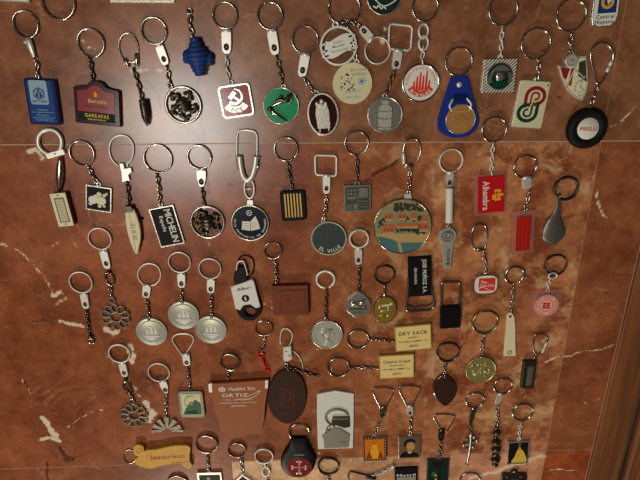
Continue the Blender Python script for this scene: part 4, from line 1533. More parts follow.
for k in range(4):
    stroke(b, F.pts([(-.78 + .1 * k, -.78), (-.70 + .1 * k, -.40)]), .7, Z, Z + .5, 'pewter')
for v in (-.2, -.42, -.62):
    stroke(b, F.pts([(.14, v), (.8, v)]), .8, Z, Z + .5, 'pewter')
stroke(b, F.pts([(.05, -.85), (.05, .85)]), .6, Z, Z + .4, 'pewter')
b.build('raised_panel', P)
b = MB(); write(b, 'CHALET', F, -.42, .06, 2.4, 'coin_metal', Z + .2, width=10); lettering(b, P)

K('disc_keychain', 'largest disc, a seaside village picture with orange roofs under a clear rim', 408, 190)
loop([(411, 138), (417, 139.5), (420.3, 146), (420, 154), (416, 162), (411.5, 166.5), (405, 166), (403, 158), (403.5, 149), (406, 141)], 1.0, name='snap_hook')
b = MB(); spin(b, at(403.2, 152, 2), at(404, 164, 2), [(0, 1.4), (.1, 2.2), (.9, 2.2), (1, 1.4)], 'nickel', 2.2); spin(b, at(404, 164, 2), at(414, 166, 2), [(0, 1.2), (.2, 2.0), (.8, 2.0), (1, 1.2)], 'steel', 2.2); b.build('sleeve')
chain([(410, 166), (409.5, 180), (408.3, 196)], L=5.2, W=4, r=.75)
F = Fr(c=(402.6, 226.8), r=29.3, z=4)
R = F.w / 2
b = MB(); lathe(b, F.o, [(0, .2), (R * .97, .2), (R, .8), (R, 3.4), (R - .5, 4.2), (R - 1.3, 4.2), (R - 1.5, 3.6)], 'steel', 60); prism(b, [at(x, y, 4) for x, y in [(405, 194), (411.5, 194), (412, 199), (404.5, 199)]], .3, 3.4, 'nickel', .4); P = b.build('disc')
Rf = R - 1.4


def chord(v0, v1):
    """slice of the round picture between heights v0 < v1 (fractions of its radius)"""
    k = Rf / R
    a0, a1 = math.asin(max(-1, min(1, v0))), math.asin(max(-1, min(1, v1)))
    rt = [(math.cos(a0 + (a1 - a0) * i / 8) * k, math.sin(a0 + (a1 - a0) * i / 8) * k) for i in range(9)]
    return F.pts(rt + [(-u, v) for u, v in rt[::-1]])


b = MB()
flat(b, chord(.46, .999), 3.60, 'hill'); flat(b, chord(-.28, .47), 3.61, 'hill'); flat(b, chord(-.60, -.27), 3.62, 'sand'); flat(b, chord(-.999, -.59), 3.60, 'sea')
flat(b, F.pts([(-.82, -.34), (-.4, -.44), (-.02, -.60), (-.1, -.97), (-.4, -.86), (-.68, -.62), (-.82, -.42)]), 3.68, 'sea')
flat(b, F.pts([(-.16, -.55), (-.05, -.56), (.06, -.94), (-.04, -.95)]), 3.72, 'sand')
rg = random.Random(11)
for (u0, v0, u1, v1, n) in ((-.30, .56, .70, .82, 90), (-.15, .22, .72, .36, 36), (-.22, -.20, .62, .08, 90), (.5, -.26, .82, -.14, 12), (-.75, .2, -.4, .32, 8), (-.80, -.05, -.70, .2, 8)):
    for i in range(n):
        u, v = rg.uniform(u0, u1), rg.uniform(v0, v1)
        if u * u + v * v < .83:
            flat(b, F.circ(u, v, rg.uniform(.9, 1.9), 7), 3.70 + rg.uniform(0, .05), 'shrub_green')
for (u0, v0, u1, v1) in ((-.64, .26, -.34, .46), (-.2, .28, .12, .46), (.22, .30, .50, .48), (.60, .18, .86, .40), (-.70, -.22, -.26, .08), (.56, -.12, .90, .14), (-.24, .0, .56, .12)):
    flat(b, F.rect(u0 + .03, v0 - .06, u1 - .03, v0 + .06), 3.80, 'sand'); flat(b, F.pts([(u0, v0), (u1, v0 + .02), (u1 - .03, v1), (u0 + .04, v1 - .01)]), 3.82, 'roof_tile')
for (u, v) in ((-.6, -.1), (-.48, -.1), (-.36, -.1), (.66, .0), (.78, .02), (-.58, .36), (-.44, .36), (-.1, .36), (.02, .36)):
    flat(b, F.rect(u - .025, v - .05, u + .025, v + .03), 3.86, 'orange_deep')
b.build('picture', P)
b = MB(); lathe(b, F.o, [(Rf, 3.95), (Rf * .6, 4.5), (0, 4.7)], 'acrylic', 48); b.build('clear_cover', P)

K('tool_keychain', 'silver spanner shaped charm hanging from a white threaded rod', 449, 185)
ring(451, 160.5, 12.5, 'nickel', wire=1.0)
clasp((450.5, 172), (449.5, 187), 8, taper=.7)
b = MB()
spin(b, at(449.5, 188, 4), at(449, 222, 4), [(i / 40, 4.0 + .35 * math.cos(i / 40 * 2 * math.pi * 14)) for i in range(41)], 'white', 4.4); b.build('threaded_rod')
chain([(449, 221), (448, 228)], L=5, W=4)
F = Fr(c=(447.5, 236), r=9, z=3)
b = MB()
prism(b, [at(x, y, 3) for x, y in [(440.5, 240), (454.5, 240), (452, 256), (451, 269.5), (444.5, 269), (442.5, 254)]], .2, 3, 'coin_metal', .5)
prism(b, circle(F.o, F.w / 2, 30), .2, 3.4, 'coin_metal', .5); P = b.build('spanner_charm')
b = MB(); annulus(b, F.circ(0, 0, 6.4), F.circ(0, 0, 5.4), 3.3, 3.9, 'pewter', .1); stroke(b, smooth_path(F.pts([(-.4, .3), (.2, .4), (.3, -.1), (-.1, -.3), (-.3, 0), (0, .1)])), 1.1, 3.3, 3.9, 'pewter'); b.build('relief', P)
b = MB(); G = Fr([(442, 246), (453, 246), (451, 268), (444, 268)], 3); write(b, 'Ibérica', G, .05, 0, 4.0, 'antique', 3.15, rot=92, width=19); lettering(b, P)

K('plaque_keychain', 'clear block with a bright red card, white sideways lettering and a yellow emblem', 492, 155)
ring(494, 129.5, 13)
chain([(493, 142), (492, 157), (491, 175)], L=6, W=4.4, r=.9, m='nickel')
Z = 4.4
F = Fr([(476, 176.5), (506, 173), (504, 212.5), (476.5, 215.5)], Z)
b = MB(); prism(b, F.rect(-1.08, -1.05, 1.08, 1.05, 1.2), .2, Z - .6, 'acrylic_pink', .5); P = b.build('acrylic_block')
b = MB(); prism(b, F.rect(-.88, -.93, .98, .93), Z - .7, Z - .45, 'red', 0); b.build('card', P)
b = MB(); write(b, 'Alhambra', F, -.30, -.04, 6.8, 'white', Z - .35, rot=-90, width=F.h * .74, gap=.07); lettering(b, P)
b = MB()
prism(b, F.rect(.12, -.28, .64, -.02, .8), Z - .45, Z - .3, 'amber', 0)
for v in (-.34, -.12, .08):
    flat(b, F.rect(.26, v, .9 - abs(v + .12) * .8, v + .15, 1.2), Z - .2, 'amber')
flat(b, F.rect(.40, -.22, .46, .16), Z - .15, 'red')
b.build('emblem', P)

K('plaque_keychain', 'clear upright block holding a plain red card, left of the metal teardrop', 525, 190)
ring(525, 166.5, 12)
clasp((527, 177), (527.5, 189), 9.5, hole=False)
chain([(529, 190), (527.5, 200), (525, 210)], L=5.4, W=4.4, r=.8)
Z = 5
F = Fr([(512, 211), (535.5, 210), (533.5, 252), (512, 253.5)], Z)
b = MB(); prism(b, F.rect(-1, -1, 1, 1, 1.2), .2, Z, 'acrylic_pink', .5); P = b.build('acrylic_block')
b = MB(); prism(b, F.rect(-.62, -.9, .68, .72), Z + .02, Z + .12, 'red_core', 0)
for u in (-.40, -.05, .30):
    flat(b, F.rect(u, -.84, u + .03, .66), Z + .2, 'red_bright')
b.build('card', P)

K('drop_keychain', 'plain brushed metal teardrop hanging from a bare ring', 563, 200)
ring(566, 188.5, 12.6, 'gunmetal', wire=1.15)
b = MB()
path = [(558.5, 198), (558.5, 206), (557, 214), (554.8, 222), (553.8, 231), (553.8, 238), (554, 244)]
rad = [2.0, 2.4, 4.4, 9.0, 12.8, 11.6, 4.0]
pp = smooth_path([at(x, y, 3) + (2.6,) + (r,) for (x, y), r in zip(path, rad)])
tube(b, [p[:3] for p in pp], [max(.8, p[3]) for p in pp], 'pewter', False, 24, flatk=.24)
b.build('metal_drop')
chain([(558.5, 199), (559, 194)], L=4.6)

# ---- third row
K('chain_keychain', 'plain chain with no charm, ending in a swivel link, leftmost of all', 84, 300)
ring(81, 282, 12, 'nickel')
clasp((83, 293), (86, 309), 8.8)
chain([(86.5, 309), (88, 322), (89.5, 334)], L=7, W=5, r=.95, m='steel_dark')
b = MB(); ball(b, at(90, 337, 3) + (2.6,), (3, 2.6, 2.2), 'gunmetal'); c = at(91, 341, 2); tube(b, [(x, y, 2.0) for x, y in circle(c, 3.3, 18)], 1.1, 'steel', True); b.build('swivel_link')


def flower(px, py, r, up):
    F = Fr(c=(px, py), r=r, z=2.6)
    R = F.w / 2
    b = MB()
    for k in range(10):
        a = 2 * math.pi * k / 10 + up
        pts = []
        for i in range(14):
            t = 2 * math.pi * i / 14
            u = R * (.66 + .31 * math.cos(t))
            v = R * .20 * math.sin(t) * (1 + .45 * math.cos(t))
            pts.append((F.o[0] + u * math.cos(a) - v * math.sin(a), F.o[1] + u * math.sin(a) + v * math.cos(a), 1.6))
        tube(b, pts, .95, 'pewter', True, 6)
    P = b.build('flower_charm')
    b = MB(); tube(b, [(x, y, 1.7) for x, y in F.circ(0, 0, R * .36, 24)], 1.0, 'pewter', True, 6); b.build('flower_centre', P)
    return P


K('flower_keychain', 'openwork metal flower below a swivel, higher of the two flower charms', 106, 265)
ring(100, 238.5, 12, 'nickel')
clasp((102.5, 250), (107.5, 269), 9)
b = MB(); c = at(109.5, 279, 2); tube(b, [(x, y, 2.4) for x, y in circle(c, 4.6, 22, 8.0, .15)], 1.3, 'steel', True); ball(b, at(109, 272, 2) + (2.6,), 2.4, 'gunmetal'); ball(b, at(110.5, 287, 2) + (2.4,), 2.2, 'gunmetal'); b.build('swivel_link')
chain([(110.5, 286), (111.5, 296)], L=4.8, W=4, r=.8)
jump(112, 300, 3.6, 1.0, 'pewter', 1.4)
flower(115.6, 317.5, 14.8, .3)


def coin_keychain(label, rc, cl, ch, cc, omega=False):
    K('coin_keychain', label, rc[0], rc[1] + 20)
    if omega:
        x, y = rc
        loop([(x - 3.5, y + 14), (x - 6, y + 9.5), (x - 10.5, y + 4), (x - 11.3, y - 3), (x - 7, y - 9.5), (x, y - 11.7), (x + 7.5, y - 9), (x + 11.2, y - 2.5), (x + 10, y + 5), (x + 5, y + 9.6), (x - .5, y + 10.5), (x - .8, y + 14)], 1.05, 'nickel', False)
    else:
        ring(rc[0], rc[1], 11.6, 'nickel')
    clasp(*cl, 9.2)
    chain(ch, L=6.0, W=4.2, r=.85)
    F = Fr(c=cc, r=15.7, z=2.4, up=ch[-1])
    R = F.w / 2
    b = MB(); lathe(b, F.o, [(0, .2), (R * .98, .2), (R, .6), (R, 2.0), (R - .4, 2.4), (R - 1.1, 2.4), (R - 1.5, 2.1), (0, 2.1)], 'coin_metal', 44); P = b.build('coin')
    b = MB(); flat(b, F.circ(0, .84, 1.3, 14), 2.5, 'photo_dark'); b.build('chain_hole', P)
    b = MB()
    F = Fr(c=cc, r=15.7, z=2.4)
    prism(b, F.rect(-.44, -.30, .44, -.16, .4), 2, 2.35, 'coin_metal', .1)
    for u, v in ((-.34, .16), (-.08, .42), (.18, .24)):
        prism(b, F.pts([(u, -.2), (u + .2, -.2), (u + .12, v), (u + .02, v)]), 2, 2.3, 'white', .1)
    prism(b, F.rect(-.5, -.34, .5, -.26), 2, 2.7, 'white', .2)
    annulus(b, F.circ(0, 0, R * .80, 36), F.circ(0, 0, R * .74, 36), 2, 2.45, 'coin_metal', .1)
    b.build('coin_relief', P)
    b = MB(); arc_write(b, 'CINCUENTA', F, R * .66, 270, 100, 2.0, 'pewter', 2.5, True); lettering(b, P)


coin_keychain('pale coin on a chain, leftmost of the three coins, its ring open at the foot', (149.4, 275), ((147, 285), (145.5, 298)), [(146, 298), (148, 308), (149, 320)], (151.5, 332), True)
coin_keychain('pale coin on a chain, the highest and middle one of the three coins', (179.7, 262), ((181, 273), (181.5, 288)), [(181.5, 288), (182, 303)], (183.5, 315.5))
coin_keychain('pale coin on a chain, rightmost of the three coins, nearest the white and black opener', (210, 268.3), ((211, 278.5), (210.5, 293.5)), [(211, 293), (211.5, 305), (211.5, 318)], (211, 330))

K('tag_keychain', 'white and black plastic tag with a round button and a thumb hole', 243, 280)
loop([(242.5, 268), (238.5, 262), (240.5, 257), (247, 255.5), (252.5, 259), (254, 266), (252.5, 273), (249, 278)], .85, 'black', False, name='cord_loop')
b = MB(); prism(b, smooth_path([at(x, y, 5) for x, y in [(236, 269), (240, 266.5), (245, 267.5), (247, 275), (246.5, 284), (236, 285), (233.5, 277)]], True, 4), .3, 5.5, 'black_rubber', 1); b.build('strap')
b = MB(); tube(b, smooth_path([at(x, y, 4) + (4.4,) for x, y in [(236.5, 270), (238, 262.5), (243, 261), (246, 268), (247.5, 275)]]), 1.1, 'nickel'); b.build('wire_loop')
Z = 6
F = Fr([(231, 286), (252.5, 280), (260.5, 310), (238, 314)], Z)
blk = [(232, 287), (252, 280.5), (254, 283), (262, 309), (260, 316), (254, 321), (246, 321.5), (239, 317), (234, 305)]
hc = at(250, 312.5, Z)
b = MB(); annulus(b, radial([at(x, y, Z) for x, y in blk], hc, 48), circle(hc, 6.4, 48, 5.4), .3, Z - .8, 'black', .8); P = b.build('black_base')
b = MB()
wp = [at(x, y, Z) for x, y in [(230.5, 287), (252, 279.5), (254, 282), (260.5, 307), (256, 308.5), (250, 304.5), (243.5, 305.5), (240, 310.5), (235.5, 309)]]
prism(b, wp, 1.0, Z, 'white', .8); b.build('white_shell', P)
b = MB(); prism(b, F.circ(-.02, -.05, 4.4, 24), Z, Z + .5, 'black', .2); prism(b, F.rect(-.09, -.18, .05, .08, .6), Z + .4, Z + .75, 'white', .1); b.build('button', P)
b = MB(); write(b, '-BB', F, -.24, .62, 3.6, 'blue_ink', Z + .1, width=10); write(b, 'mart', F, .42, .62, 3.2, 'ink', Z + .1, width=8); lettering(b, P)

K('leather_keychain', 'square reddish leather wallet tag with a snap, its top edge in shade', 280, 275)
ring(273, 250.3, 9.5)
chain([(274.5, 260), (276, 270), (277, 283)], L=5.4, W=4.2, r=.85)
Z = 7
F = Fr([(272, 286), (308, 285), (309, 315), (273, 316.5)], Z)
b = MB(); prism(b, F.rect(-1, -1, 1, 1, 1.2), .2, Z, 'red_leather', .9); P = b.build('leather_square')
b = MB(); prism(b, F.rect(-.62, -.84, .88, .74, 1), Z - .1, Z + .5, 'red_leather', .4); b.build('flap', P)
b = MB(); ball(b, F.n(-.84, .74) + (Z,), (1.4, 1.4, .7), 'antique'); b.build('snap', P)
b = MB(); stroke(b, F.rect(-.54, -.74, .80, .64, 1), .4, Z + .45, Z + .6, 'dark_leather', True); annulus(b, F.circ(-.14, .30, 2.2, 20), F.circ(-.14, .30, 1.8, 20), Z + .4, Z + .6, 'dark_leather', .05); stroke(b, F.pts([(-.26, .02), (.0, .02)]), .5, Z + .4, Z + .6, 'dark_leather'); b.build('tooling', P)

K('medal_keychain', 'round silver medal with a profile head, below a broad flat ring', 326, 300)
band_ring(325.6, 279.5, 10.5, 1.7, a0=-60, a1=260)
chain([(326, 290), (326, 304), (326, 319)], L=5.4, W=4.4, r=.85, m='steel_dark')
F = Fr(c=(327, 335), r=16.3, z=3)
P, z = coin_disc(F, 0.2, 3, 'silver', 'coin_metal', name='medal', rimw=1.6)
b = MB(); bail(b, 326, 319.5, 2.8, 1.3, m='silver'); b.build('bail', P)
b = MB()
for u, v, ru, rv in ((.06, .14, 5.2, 6.4), (.36, .04, 2.2, 2.0), (.02, -.34, 3.4, 4.4), (-.16, .30, 5.0, 4.8), (.08, -.60, 6.4, 2.4)):
    ball(b, F.n(u, v) + (z - .1,), (ru, rv, .65), 'coin_metal', rot=.2)
stroke(b, smooth_path(F.pts([(-.30, -.05), (-.14, .12), (.10, .34), (.36, .36)])), .8, z, z + .75, 'pewter')
b.build('profile_relief', P)
b = MB(); arc_write(b, 'MEDALLA', F, F.w * .37, 180, 90, 1.9, 'pewter', z + .12); lettering(b, P)

K('charm_keychain', 'irregular pewter charm with a relief scene, on a ring left of the gold disc', 359, 265)
ring(359, 238.3, 10.5, 'nickel', wire=1.3)
clasp((358.5, 248), (358.5, 265), 8.5)
chain([(359, 265), (359, 279), (359, 293)], L=4.8, W=4, r=.75, m='steel_dark')
Z = 3
out = smooth_path([at(x, y, Z) for x, y in [(357, 292), (361, 292), (366, 296), (371, 303), (370, 311), (364, 315.5), (357, 318), (350, 314), (346, 309), (347, 301), (352, 296)]], True, 4)
b = MB(); prism(b, out, .2, Z, 'silver', .6, smooth=False); P = b.build('irregular_charm')
F = Fr([(346, 292), (370, 292), (371, 317), (346, 317)], Z)
b = MB()
for u, v, ru, rv, m in ((-.3, .0, 4.4, 2.2, 'silver'), (.3, .14, 3.4, 2.6, 'silver'), (.0, -.1, 5, 1.8, 'pewter'), (-.5, .2, 1.8, 2.4, 'silver'), (.5, -.2, 2.2, 2, 'pewter')):
    ball(b, F.n(u, v) + (Z,), (ru, rv, 1.2), m, rot=.2)
stroke(b, F.pts([(-.7, -.34), (.7, -.36)]), 1.2, Z - .1, Z + .5, 'antique'); stroke(b, F.pts([(-.6, .14), (.1, .28), (.6, .42)]), .8, Z, Z + .6, 'antique'); b.build('relief', P)
b = MB(); write(b, 'RONDA', F, .0, -.62, 2.4, 'antique', Z + .1, width=12); lettering(b, P)

K('disc_keychain', 'oval gold disc in a steel rim, left of the black bottle opener', 384.5, 290)
ring(384.5, 274.7, 10.7, 'gunmetal', wire=1.0)
b = MB(); spin(b, at(384.5, 284, 2), at(384.5, 297, 2), [(0, 2.2), (.3, 1.6), (.6, 1.2), (1, 2.4)], 'steel', 2.2); b.build('connector')
F = Fr([(373, 296), (397, 296), (397, 323.5), (373, 323.5)], 3)
b = MB(); prism(b, F.circ(0, 0, F.w / 2, 40, F.h / 2), .2, 3, 'steel', .7, smooth=True); P = b.build('disc')
b = MB(); prism(b, F.circ(0, 0, F.w / 2 - 1.4, 40, F.h / 2 - 1.4), 2.9, 3.15, 'gold', 0); b.build('face_plate', P)
b = MB()
for u, v, ru, rv, m in ((.1, .34, 7, 1.5, 'ivory'), (-.42, .22, 2, 2.4, 'pale_gold'), (.5, .44, 2, 1.8, 'ivory'), (-.05, -.06, 5, 1.8, 'pale_gold'), (.3, .1, 1.8, 3.4, 'pale_gold'), (-.2, -.4, 4, 1.5, 'gold'), (.3, -.42, 2.4, 1.8, 'pale_gold')):
    ball(b, F.n(u, v) + (3.1,), (ru, rv, .7), m, rot=.15)
b.build('relief', P)

K('bottle_opener_keychain', 'black bottle opener with white sideways lettering and a steel open foot', 420, 285)
Z = 3
b = MB()
tube(b, smooth_path([at(x, y, 2) + (2,) for x, y in [(409, 262), (408.5, 280), (407.5, 297), (406.5, 308), (410, 311.5), (420, 310.5), (431, 309.5), (434.5, 305), (432.5, 295), (431, 280), (431, 262)]]), 1.5, 'steel', False, 10)
stroke(b, smooth_path([at(x, y, 2) for x, y in [(408, 305), (413, 307.5), (420, 306), (428, 305), (433, 301)]]), 2.2, 1, 3.2, 'steel'); b.build('steel_frame')
F = Fr([(408, 257.5), (431, 256), (431.5, 295), (408.5, 297)], Z)
b = MB(); prism(b, F.rect(-1, -1, 1, 1, .8), .2, Z + 1, 'black', .5); P = b.build('black_handle')
b = MB(); write(b, 'JOSE MUÑOZ S.A.', F, .42, .02, 4.4, 'white', Z + 1.1, rot=-90, width=F.h * .86, gap=.08); write(b, 'GRANADA', F, -.36, .06, 3.0, 'white_ink', Z + 1.1, rot=-90, width=F.h * .42); lettering(b, P)

K('buckle_keychain', 'black leather tab on a tall steel shackle frame, right of the black bottle opener', 450, 305)
rounded_loop([(441.5, 282), (460, 281.5), (460, 322), (441.5, 323)], 4, 1.6, 'steel', name='shackle')
Z = 5
F = Fr([(440.5, 307), (461, 306), (461, 328), (440.5, 329)], Z)
b = MB(); prism(b, F.rect(-1, -1, 1, 1, 1), .2, Z, 'black_leather', .8); P = b.build('leather_tab')
b = MB(); stroke(b, smooth_path(F.pts([(-.3, .5), (-.1, .0), (.1, -.3), (.3, .1), (.4, .5)])), 1.0, Z - .2, Z + .1, 'photo_dark'); stroke(b, F.pts([(.0, -.5), (.3, -.45)]), 1.0, Z - .2, Z + .1, 'photo_dark'); b.build('emblem', P)

K('plaque_keychain', 'white rounded badge with a red wavy panel in a clear rounded frame', 483, 262)
loop([(479, 224), (485, 226), (487.5, 234), (486.5, 242), (483, 250), (476, 250), (472, 243), (471.5, 234), (474, 227)], 1.05, name='snap_hook')
b = MB(); spin(b, at(476, 249, 2), at(485, 249, 2), [(0, 1.2), (.2, 2.0), (.8, 2.0), (1, 1.2)], 'steel', 2); b.build('sleeve')
chain([(483, 250), (485, 260), (485.5, 273)], L=4.8, W=4, r=.75)
Z = 4
F = Fr([(472, 273.5), (500, 273.5), (500, 295.5), (472, 295.5)], Z)


def squircle(F, k, n=40, e=3.4):
    return F.pts([(math.copysign(abs(math.cos(2 * math.pi * i / n)) ** (2 / e), math.cos(2 * math.pi * i / n)) * k, math.copysign(abs(math.sin(2 * math.pi * i / n)) ** (2 / e), math.sin(2 * math.pi * i / n)) * k) for i in range(n)])


b = MB(); prism(b, squircle(F, 1.0), .2, Z - .4, 'acrylic', .7); P = b.build('clear_frame')
b = MB(); prism(b, squircle(F, .80), Z - .6, Z, 'white', .2); b.build('badge', P)
b = MB(); prism(b, F.pts([(-.52, .58), (.64, .58), (.66, .0), (.62, -.60), (.2, -.46), (-.2, -.2), (-.54, -.26)]), Z - .1, Z + .12, 'red_bright', 0)
flat(b, F.pts([(-.50, -.34), (-.2, -.26), (.2, -.52), (.5, -.60), (.2, -.60), (-.46, -.56)]), Z + .12, 'red_bright')
b.build('emblem', P)
b = MB(); write(b, 'The', F, -.16, .24, 3.6, 'white', Z + .2, width=7); write(b, 'Coca-Cola', F, .06, -.06, 3.6, 'white', Z + .2, width=15.5); lettering(b, P)

K('plate_keychain', 'long plain cream metal plate pierced at both ends, on a fine chain', 512, 300)
band_ring(515, 275.3, 10.7, 1.6, 'steel', -50, 270)
chain([(513, 286), (512, 299), (510.5, 313)], L=4.6, W=3.6, r=.7)
Z = 2.6
b = MB(); prism(b, [at(x, y, Z) for x, y in [(507, 315), (509.5, 312.5), (512, 313), (514.5, 317), (515.5, 330), (515.5, 343), (516, 356), (503.8, 356), (505, 340), (506.5, 327)]], .2, Z, 'cream', .4); P = b.build('metal_plate')
b = MB(); prism(b, circle(at(510.3, 316.5, Z), 1.6, 16), Z - .1, Z + .1, 'photo_dark', 0); annulus(b, circle(at(509.5, 352.5, Z), 2.7, 18), circle(at(509.5, 352.5, Z), 1.8, 18), Z - .1, Z + .4, 'steel', .1); b.build('eyelet', P)

K('plaque_keychain', 'clear square block with a pink and red round stamp inside', 553, 280)
ring(555.5, 265, 11.6, 'gunmetal')
b = MB(); c = at(552.5, 275.5, 3); tube(b, [(x, y, 3.6) for x, y in circle(c, 4.6, 20, 3.4)], 1.2, 'nickel', True); b.build('jump_ring')
chain([(550, 277), (548, 284), (547.5, 292)], L=5, W=4, r=.85, m='nickel')
Z = 4.6
F = Fr([(531, 290.5), (562.5, 289.5), (560.5, 317), (530.5, 317.5)], Z)
b = MB(); prism(b, F.rect(-1, -1, 1, 1, .6), .2, Z, 'acrylic_pink', .4); P = b.build('acrylic_block')
G = Fr(c=(546.3, 305.5), r=12, z=Z)
b = MB(); prism(b, circle(G.o, G.w / 2, 36), Z + .02, Z + .12, 'rose', 0); annulus(b, circle(G.o, G.w / 2 - .6, 36), circle(G.o, G.w / 2 - 1.2, 36), Z + .1, Z + .2, 'red_bright', .03)
annulus(b, circle(G.o, G.w * .29, 36), circle(G.o, G.w * .26, 36), Z + .1, Z + .2, 'red_bright', .03)
for i in range(2):
    for j in range(3):
        prism(b, G.rect(-.30 + i * .31, -.30 + j * .2, -.02 + i * .31, -.14 + j * .2, .3), Z + .1, Z + .25, 'red', 0)
b.build('stamp', P)
b = MB(); arc_write(b, 'CONSTRUCCIONES GRANADA', G, G.w * .395, 100, 330, 2.2, 'red', Z + .25); lettering(b, P)


def card_keychain(label, rc, ch, quad, lines):
    K('card_keychain', label, ch[0][0] + 5, ch[0][1])
    ring(rc[0], rc[1], rc[2], 'steel', wire=1.0)
    chain(ch, L=6.2, W=4.6, r=.9)
    Z = 5
    F = Fr(quad, Z)
    b = MB(); prism(b, F.rect(-1.03, -1.03, 1.03, 1.03, .5), .2, Z - .5, 'gold_ink', .2); P = b.build('card_block')
    b = MB(); prism(b, F.rect(-.97, -.96, .97, .96), Z - .6, Z - .2, 'card', 0); b.build('card', P)
    b = MB()
    for s, u, v, cap, w, m in lines:
        write(b, s, F, u, v, cap, m, Z - .1, width=F.w * w)
    lettering(b, P)


card_keychain('cream card block lettered in dark red, upper of the two sideways cards', (358, 339, 11.3), [(367, 338), (380, 339.5), (395, 341)], [(394.5, 327.5), (430.5, 324.5), (431.5, 349), (397, 351)],
              [('DRY SACK', 0, .42, 4.8, .82, 'maroon_ink'), ('SHERRY', 0, .06, 1.9, .30, 'maroon_ink'), ('WILLIAMS & HUMBERT, S.A.', 0, -.26, 2.2, .84, 'ink'), ('JEREZ', .0, -.64, 2.6, .26, 'ink')])
card_keychain('cream card block lettered in black, lower of the two sideways cards', (338.3, 367, 11.7), [(348, 367.5), (363, 367), (381, 368)], [(379.5, 356.5), (413.5, 354.5), (414, 377.5), (380.5, 378.5)],
              [('Canasta Cream', 0, .48, 4.2, .80, 'ink'), ('GENUINE SHERRY', 0, .12, 1.6, .44, 'ink'), ('WILLIAMS & HUMBERT, S.A.', 0, -.20, 2.2, .84, 'ink'), ('JEREZ', .0, -.60, 2.6, .26, 'ink')])

K('leaf_keychain', 'dark brown ribbed leaf shaped charm pointed at the foot', 447, 365)
ring(448, 352, 11.6, 'steel_dark', wire=1.0)
chain([(445.5, 361), (444.5, 368), (444.5, 377)], L=4.8, W=4, r=.85)
Z = 4
out = smooth_path([at(x, y, Z) for x, y in [(444.5, 374.5), (450, 377.5), (455, 383), (457, 390), (455.5, 397), (450.5, 403), (445.5, 406.5), (440, 403), (435, 397), (433, 390), (434.5, 383), (439, 377.5)]], True, 4)
b = MB(); prism(b, out, .2, Z, 'dark_wood', 1.0); P = b.build('leaf_charm')
b = MB()
for k, (u, tp, bt) in enumerate(((-8, 385, 396), (-5, 382, 400), (-2, 380, 402), (1.2, 380, 402), (4.4, 382, 400), (7.5, 385, 396))):
    stroke(b, smooth_path([at(445 + u * .5, tp, Z), at(445 + u, (tp + bt) / 2, Z), at(445 + u * .9, bt, Z)]), .7, Z - .2, Z + .3, 'gunmetal')
stroke(b, inset(ccw(out), 2.2), .6, Z - .2, Z + .3, 'gunmetal', True); b.build('ribs', P)

K('medal_keychain', 'round pale gold medal with a worn relief, below a large brassy ring', 484, 340)
ring(485, 322, 13.6, 'brass_wire', wire=1.05)
chain([(483.5, 334), (482.5, 344), (481.5, 357)], L=5.4, W=4.6, r=.9)
F = Fr(c=(481, 370.5), r=15.2, z=3)
P, z = coin_disc(F, 0.2, 3, 'pale_gold', 'pale_gold', name='medal', rimw=1.2, recess=.35)
b = MB()
rg = random.Random(5)
for k in range(16):
    u, v = rg.uniform(-.6, .6), rg.uniform(-.6, .6)
    if u * u + v * v < .5:
        ball(b, F.n(u, v) + (z,), (rg.uniform(1.4, 3), rg.uniform(1.0, 2), .7), rg.choice(['pale_gold', 'ivory', 'pale_gold']), rot=rg.uniform(0, 3))
stroke(b, smooth_path(F.pts([(-.3, -.5), (0, .1), (.3, .6)])), 1.4, z, z + .8, 'pale_gold'); stroke(b, smooth_path(F.pts([(-.6, .2), (-.1, .3), (.3, 0), (.6, -.3)])), 1.2, z, z + .7, 'pale_gold'); b.build('relief', P)

K('block_keychain', 'narrow dark metal block with a pale inset, on a small triangular snap ring', 537, 352)
loop([(535.5, 335), (541, 333.5), (546.5, 336), (548, 340), (544.5, 347), (541, 353), (535, 353.5), (533.5, 347), (533.8, 340)], .85, 'steel', name='snap_hook')
b = MB(); spin(b, at(547, 341, 2), at(542, 353, 2), [(0, 1.0), (.2, 1.7), (.8, 1.7), (1, 1.0)], 'nickel', 2); b.build('sleeve')
chain([(535.5, 353), (534, 361)], L=5, W=4, r=.8)
Z = 6
F = Fr([(524.5, 362.5), (537, 361), (534, 389), (521, 388.5)], Z)
b = MB(); prism(b, F.rect(-1, -1, 1, 1, .6), .2, Z, 'gunmetal', .6); P = b.build('metal_block')
b = MB(); prism(b, F.rect(-.34, -.80, .62, .66), Z - .1, Z + .3, 'pewter', .15); prism(b, F.rect(-.12, -.66, .40, .5), Z + .2, Z + .45, 'silver', .1); b.build('inset_panel', P)

# ---- fourth row
K('flower_keychain', 'openwork metal flower near the wooden scroll, lower of the two flower charms', 124, 378)
ring(119.5, 353, 11.2, 'nickel', wire=1.05)
clasp((121.5, 363), (125, 377), 9.2)
b = MB(); c = at(127, 386.5, 2); tube(b, [(x, y, 2.4) for x, y in circle(c, 4.2, 22, 7.6, .25)], 1.3, 'steel', True); ball(b, at(126, 379.5, 2) + (2.6,), 2.3, 'gunmetal'); ball(b, at(129.5, 392, 2) + (2.6,), (3.2, 3.2, 2.4), 'gunmetal'); b.build('swivel_link')
chain([(130, 392), (132, 399)], L=4.8, W=4, r=.85)
jump(132, 401.5, 3.2, 1.0, 'pewter', 1.4)
flower(134, 416, 14.2, .1)

